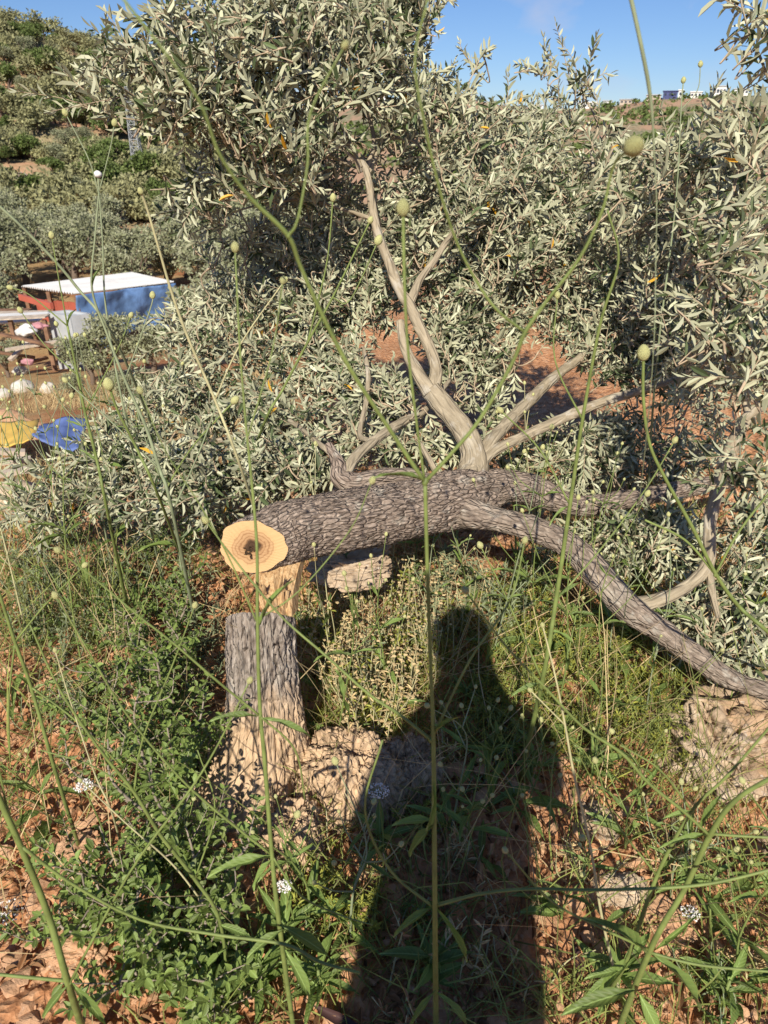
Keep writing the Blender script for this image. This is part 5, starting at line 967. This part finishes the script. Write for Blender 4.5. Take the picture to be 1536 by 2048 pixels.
weed('green weed slanting right in front of the upright limb',
     [(470, 1010, 1.2, 8), (525, 855, 1.12, 9), (565, 780, 1.08, 8), (615, 685, 1.04, 8), (665, 595, 1.0, 7), (712, 500, .97, 6), (741, 440, .95, 6)], [([(615, 685, 1.04, 6), (638, 595, 1.03, 6), (656, 510, 1.02, 5), (666, 395, 1.0, 5)], 13), ([(665, 595, 1.0, 5), (700, 600, 1.0, 4), (757, 480, 1.0, 4)], 17)], head=12)
weed('weed with a single egg shaped head left of the fallen crown',
     [(380, 1160, 1.0, 9), (320, 1000, .9, 9), (270, 890, .82, 9), (235, 820, .76, 8), (217, 768, .72, 8)], [([(320, 1000, .9, 6), (380, 900, .92, 5), (470, 800, .92, 5)], 16)], head=22)
WEED = weed('thin weed with one white fluffy head against the dark hillside',
     [(330, 1180, 1.6, 7), (265, 900, 1.5, 7), (215, 640, 1.4, 6), (205, 480, 1.35, 5), (196, 352, 1.32, 5)], mat='stem_grey', head=None)
put_head(WEED, STEM_TOP[:3] + [0, 0, .004], (0, 0, 1), 8.5 * float(project(STEM_TOP[:3])[2][0]) / F, HEADW, 'white fluffy seed head')
weed('blurred grey green stem slanting across the far left grove', [(360, 1000, 1.1, 9), (250, 720, .85, 9), (150, 570, .7, 9), (60, 470, .6, 9), (-20, 395, .55, 9)], mat='stem_grey')
weed('leaning weed at the left edge above the thick stem', [(160, 1700, 1.3, 12), (110, 1540, 1.25, 12), (62, 1374, 1.18, 11), (30, 1284, 1.14, 11), (0, 1190, 1.1, 10), (-40, 1060, 1.05, 9)], [([(62, 1374, 1.18, 7), (150, 1440, 1.2, 6), (240, 1530, 1.25, 5)], None), ([(30, 1284, 1.14, 7), (90, 1210, 1.15, 5), (170, 1130, 1.15, 4)], 12), ([(30, 1284, 1.14, 6), (18, 1400, 1.16, 6), (20, 1524, 1.2, 5)], None)], [((62, 1374, 1.18), (20, 1340, 1.15), 18), ((110, 1540, 1.25), (70, 1600, 1.2), 22)])
weed('green weed zigzagging over the shrub left of the stump', [(458, 1990, 1.35, 11), (440, 1844, 1.3, 11), (390, 1759, 1.26, 12), (320, 1669, 1.2, 12), (268, 1584, 1.15, 11), (200, 1500, 1.1, 9), (120, 1380, 1.07, 7), (60, 1250, 1.05, 5)], [([(268, 1584, 1.15, 7), (285, 1480, 1.15, 6), (345, 1330, 1.15, 5), (390, 1210, 1.15, 4)], 12), ([(268, 1584, 1.15, 6), (180, 1530, 1.12, 5), (80, 1500, 1.1, 4)], None), ([(390, 1759, 1.26, 6), (430, 1620, 1.28, 5), (395, 1500, 1.28, 4)], None)], [((268, 1584, 1.15), (330, 1560, 1.12), 14), ((440, 1850, 1.3), (520, 1880, 1.25), 30), ((450, 1900, 1.32), (390, 1960, 1.3), 28)])
weed('thin straw stalk bending over the shrub', [(250, 1720, 1.35, 6), (222, 1620, 1.3, 6), (190, 1549, 1.27, 5), (140, 1400, 1.25, 4), (110, 1300, 1.24, 4)], mat='stem_dry', head=9)
weed('thin straw stalk slanting down towards the stump foot', [(450, 1870, 1.4, 6), (425, 1834, 1.38, 6), (350, 1734, 1.33, 6), (255, 1649, 1.28, 5), (160, 1560, 1.25, 4)], mat='stem_dry', head=9)
weed('thin twin headed weed standing against the sky at upper right', [(1290, 1080, 1.9, 8), (1310, 760, 1.7, 7), (1350, 420, 1.55, 5), (1362, 220, 1.5, 4), (1367, 160, 1.5, 4)], [([(1362, 220, 1.5, 3), (1395, 180, 1.5, 3), (1401, 128, 1.5, 3)], 10)], mat='stem_grey', head=10)
# many thinner weeds of the same kind, grown by rule
def wild(seed, p, H, lean, detail):
    r = np.random.default_rng(seed); dry = r.random() < .18; grey = r.random() < .35; mt = 'stem_dry' if dry else 'stem_grey' if grey else 'stem'
    lab, grp = detail; root = thing('tall_weed', lab, 'weed', p, grp); p = np.asarray(p, float)
    d = unit(np.array([lean[0] + r.normal(0, .10), lean[1] + r.normal(0, .10), 1.0])); st = smooth([p, p + d * H * .35 + r.normal(0, .012, 3), p + d * H * .7 + r.normal(0, .02, 3), p + d * H + r.normal(0, .03, 3)], 6); rad0 = r.uniform(.0022, .0036)
    g = Geo(); add_tube(g, st, np.linspace(rad0, .0009, len(st)), 7); part('stem', g, M[mt], root, smooth=True); put_head(root, st[-1], st[-1] - st[-3], r.uniform(.0045, .0075))
    yaw = r.uniform(0, pi)
    for k, t in enumerate((.38, .58, .76)):
        b = st[int(t * (len(st) - 1))]; yaw += pi / 2
        for sg in (0, pi):
            if r.random() < .22: continue
            L = H * (1 - t) * r.uniform(.6, 1.0); dd = unit(np.array([cos(yaw + sg), sin(yaw + sg), r.uniform(.9, 1.5)])); br = smooth([b, b + dd * L * .5 + r.normal(0, .01, 3), b + unit(dd + [0, 0, .3]) * L], 5)
            g = Geo(); add_tube(g, br, np.linspace(rad0 * .6, .0008, len(br)), 6); bo = part('branch', g, M[mt], root, smooth=True); put_head(root, br[-1], br[-1] - br[-3], r.uniform(.0035, .006), on=bo)
        for sg in (0, pi):
            L = r.uniform(.05, .12) * (1.15 - t) * 1.5; dd = unit(np.array([cos(yaw + sg), sin(yaw + sg), r.uniform(.0, .6)])); leaf_object(tpl_w[int(r.integers(4))], root, b, dd, np.array([0, 0, 1.0]) + r.normal(0, .3, 3), L, L * r.uniform(.10, .18))
    for k in range(4):
        a = r.uniform(0, 2 * pi); L = r.uniform(.07, .14); leaf_object(tpl_w[int(r.integers(4))], root, p + [0, 0, r.uniform(.01, .08)], np.array([cos(a), sin(a), r.uniform(.2, .8)]), np.array([0, 0, 1.0]) + r.normal(0, .3, 3), L, L * r.uniform(.16, .26))
SETS = [(('slender cream headed weeds on the left slope', 'slender weeds on the left slope'), [(60, 1300), (130, 1260), (200, 1330), (30, 1420), (280, 1250), (100, 1180), (230, 1180), (330, 1200), (180, 1420), (20, 1200), (260, 1150), (380, 1270), (150, 1100), (310, 1110), (60, 1110)], (.75, 1.05), (-.05, .05)),
        (('slender cream headed weeds before the trunk', 'slender weeds before the trunk'), [(640, 1400), (700, 1320), (760, 1440), (850, 1300), (920, 1260), (980, 1330), (820, 1200), (900, 1180), (670, 1500), (1020, 1250)], (.45, .8), (0, .1)),
        (('slender cream headed weeds before the right limb', 'slender weeds before the right limb'), [(1080, 1330), (1150, 1270), (1220, 1350), (1290, 1440), (1100, 1480), (1180, 1560), (1360, 1380), (1440, 1480), (1060, 1180)], (.5, .85), (.05, .08)),
        (('thin weeds growing in the human shadow', 'thin weeds in the shadow'), [(980, 1620), (900, 1670), (1040, 1640), (960, 1740)], (.30, .5), (0, .08)),
        (('thin weeds among stones near the bottom', 'thin weeds near the bottom'), [(1340, 1800), (1420, 1880), (1500, 1800), (1120, 1850), (620, 1850), (700, 1880), (330, 1850), (100, 1650), (1480, 1990), (1250, 1700)], (.30, .5), (0, .05))]
q_ = 0
for det, spots, (h0, h1), lean in SETS:
    for s in spots: wild(900 + q_, G(*s), rnd.uniform(h0, h1), lean, (ordinal(s, spots) + ' from the left of the ' + det[0], det[1])); q_ += 1
# rosettes of long toothed leaves at the feet of the tall weeds
def rosette(label, px, py, n, L0, seed):
    r = np.random.default_rng(seed); p = G(px, py); root = thing('leaf_rosette', label, 'weed', p)
    g = Geo(); add_tube(g, [p - [0, 0, .02], p + [0, 0, .03], p + [0, 0, .09]], [.006, .005, .003], 7); part('crown_stem', g, M['stem'], root, smooth=True)
    for k in range(n):
        a = k * 2.4 + r.normal(0, .2); L = L0 * r.uniform(.45, .95); leaf_object(tpl_w[k % 4], root, p + [0, 0, r.uniform(.01, .09)], np.array([cos(a), sin(a), r.uniform(.15, 1.0)]), np.array([0, 0, 1.0]) + r.normal(0, .35, 3), L, L * r.uniform(.16, .26))
for k, (px, py, n, L, lb) in enumerate([(575, 1900, 22, .13, 'lush rosette of long green leaves at the stump foot in sun'), (520, 1990, 20, .12, 'lush rosette of toothed leaves at the bottom beside the low shrub'), (640, 1990, 18, .11, 'leafy rosette at the sunny edge of the shadow'), (860, 1960, 14, .12, 'shaded leafy rosette below the thick central weed'), (1230, 1990, 14, .13, 'broad leaved rosette at the foot of the leaning weed'), (1180, 1560, 10, .09, 'small leafy rosette above the upright tan rock'), (930, 1420, 10, .10, 'leafy rosette in the shadow of the head'), (1060, 1560, 9, .10, 'leafy rosette at the right edge of the shadow'), (760, 1720, 12, .11, 'leafy rosette in half shade right of the stump roots'), (1440, 2010, 12, .11, 'leafy rosette on stony soil in the bottom right corner'), (1090, 1420, 9, .09, 'leafy rosette among yellow green herbs'), (300, 1180, 12, .08, 'leafy rosette in the tangle left of the sawn end')]): rosette(lb, px, py, n, L, 700 + k)
# white lacy flower umbels close to the ground
for k, (px, py, zc, rad, lb) in enumerate([(168, 1572, 1.55, .021, 'white lacy umbel at the upper edge of the shrub'), (12, 1826, 1.5, .034, 'large white lacy umbel at the left picture edge'), (757, 1582, 1.55, .024, 'white lacy umbel in front of the root swelling'), (568, 1772, 1.45, .018, 'small white lacy umbel beside the thick stem at the stump foot'), (1380, 1826, 1.5, .020, 'white lacy umbel on the stones of the bottom right')]):
    c = P(px, py, zc); gp = np.array([c[0] + .01, c[1] + .02, hz(c[0], c[1])]); c[2] = max(c[2], gp[2] + .05); root = thing('white_umbel', lb, 'flower', gp)
    g = Geo(); add_tube(g, smooth([gp, (gp + c) / 2 + [.005, 0, 0], c - [0, 0, .01]], 4), .0018, 6); part('stem', g, M['stem'], root, smooth=True); g = Geo(); gr_ = Geo()
    for q in range(110):
        a, rr_ = rng.uniform(0, 2 * pi), rad * math.sqrt(rng.random()); pt = c + np.array([rr_ * cos(a), rr_ * sin(a) * .9, .006 * (1 - (rr_ / rad) ** 2) + rng.normal(0, .0015)]); v, tr = rocks[q % 10]; g.add((v * rng.uniform(.0014, .0030)) @ rrot(rng).T + pt, tr)
        if q % 6 == 0: add_tube(gr_, [c - [0, 0, .012], pt], .0005, 4)
    part('florets', g, M['white'], root, kind='stuff'); part('rays', gr_, M['stem'], root, kind='stuff')
tplp = leaf_templates('dead_leaf', M['purple'], 'leaf', (.3, .6))
for (a, b, w, lb) in [((625, 2010, 1.45), (730, 2060, 1.40), .022, 'large dead purple brown leaf lying at the bottom edge'), ((1150, 1890, 1.55), (1165, 1965, 1.5), .022, 'dead purple brown leaf standing upright on bare soil'), ((1462, 1290, 2.08), (1480, 1330, 2.05), .025, 'dead purple leaf behind the fallen limb at the right')]:
    pa, pb = P(*a), P(*b); o = leaf_object(tplp[0], bpy.data.objects['ground'], pa, pb - pa, np.array([0.1, -.6, .8]), np.linalg.norm(pb - pa), w, 'dead_leaf'); o.parent = None; tag(o, lb, 'leaf')

# ------------------------------------------------------------------ the photographer, whose shadow falls into the picture
def person():
    bm = bmesh.new(); sk = bm.verts.layers.skin.verify()
    J = {}
    def vtx(n, co, rx, ry=None): v = bm.verts.new(co); v[sk].radius = (rx, ry or rx); J[n] = v; return v
    y0 = -.40; x0 = -.05
    vtx('pelvis', (x0, y0, .95), .19, .14); vtx('waist', (x0, y0, 1.10), .20, .14); vtx('chest', (x0 + .03, y0 + .03, 1.30), .19, .14); vtx('collar', (x0 + .02, y0 + .07, 1.48), .13, .10); vtx('neck', (x0, y0 + .12, 1.59), .06); vtx('jaw', (x0, y0 + .17, 1.66), .078, .085); vtx('skull', (x0, y0 + .17, 1.74), .092, .1); vtx('top', (x0, y0 + .155, 1.81), .065, .07)
    for a, b in (('pelvis', 'waist'), ('waist', 'chest'), ('chest', 'collar'), ('collar', 'neck'), ('neck', 'jaw'), ('jaw', 'skull'), ('skull', 'top')): bm.edges.new((J[a], J[b]))
    for s, n in ((-1, 'l'), (1, 'r')):
        vtx(n + 'hip', (x0 + s * .12, y0, .88), .12, .11); vtx(n + 'knee', (x0 + s * .14, y0 + .02, .48), .085); vtx(n + 'ankle', (x0 + s * .13, y0, .10), .042); vtx(n + 'toe', (x0 + s * .15, y0 + .17, .035), .04, .03)
        vtx(n + 'shoulder', (x0 + (-.15 if s < 0 else .225), y0 + .08, 1.40 if s < 0 else 1.46), .075); vtx(n + 'elbow', (x0 + s * (.215 if s < 0 else .26), y0 + .12, 1.13 if s < 0 else 1.24), .055); vtx(n + 'wrist', (s * .07, -.10, 1.47), .028); vtx(n + 'palm', (s * .058, -.075, 1.53), .034, .018)
        ch = [('pelvis', n + 'hip'), (n + 'hip', n + 'knee'), (n + 'knee', n + 'ankle'), (n + 'ankle', n + 'toe'), ('collar', n + 'shoulder'), (n + 'shoulder', n + 'elbow'), (n + 'elbow', n + 'wrist'), (n + 'wrist', n + 'palm')]
        for f, (dz, ln) in enumerate([(.030, .075), (.012, .082), (-.006, .076), (-.022, .062)]):
            vtx(f'{n}f{f}a', (s * .060, -.062, 1.53 + dz), .0095); vtx(f'{n}f{f}b', (s * (.066 - .4 * ln), -.055, 1.536 + dz), .0085); ch += [(n + 'palm', f'{n}f{f}a'), (f'{n}f{f}a', f'{n}f{f}b')]
        vtx(n + 'thumb', (s * .045, -.10, 1.57), .010); vtx(n + 'thumbtip', (s * .034, -.095, 1.60), .008); ch += [(n + 'palm', n + 'thumb'), (n + 'thumb', n + 'thumbtip')]
        for a, b in ch: bm.edges.new((J[a], J[b]))
    J['pelvis'][sk].use_root = True
    me = bpy.data.meshes.new('body'); bm.to_mesh(me); bm.free(); o = bpy.data.objects.new('body', me); COL.objects.link(o)
    o.modifiers.new('skin', 'SKIN'); ss = o.modifiers.new('sub', 'SUBSURF'); ss.levels = 2; ss.render_levels = 2
    dg = bpy.context.evaluated_depsgraph_get(); m2 = bpy.data.meshes.new_from_object(o.evaluated_get(dg)); bpy.data.objects.remove(o); m2.name = 'person'
    for k in ('skin', 'shirt', 'trousers'): m2.materials.append(M[k])
    for p in m2.polygons:
        c = p.center; p.use_smooth = True; p.material_index = 2 if c.z < .97 and abs(c.x) < .4 and c.y < -.2 else 1 if (c.z < 1.50 and c.y < -.16 and c.z >= .97) else 0
    pr = link('person', m2); tag(pr, 'photographer in dark clothes holding a phone, seen only by the shadow', 'person')
    v, q = sphere_grid(24, 16); k = v[:, 2] > -.35; g = Geo(); g.add(v * np.array([.100, .112, .098]) * (1 + .04 * fbm(v * 6, 3, 4))[:, None] + [x0, y0 + .15, 1.75], None, [f for f in q.tolist() if v[f][:, 2].mean() > -.3 and not (v[f][:, 1].mean() > .55 and v[f][:, 2].mean() < .35)])
    part('hair', g, M['phone'], pr, smooth=True)
person()
g = Geo(); add_box(g, (0, -.045, 1.575), (.075, .009, .155)); tag(part('phone', g, M['phone'], None), 'black phone held upright at eye height by the photographer', 'phone')
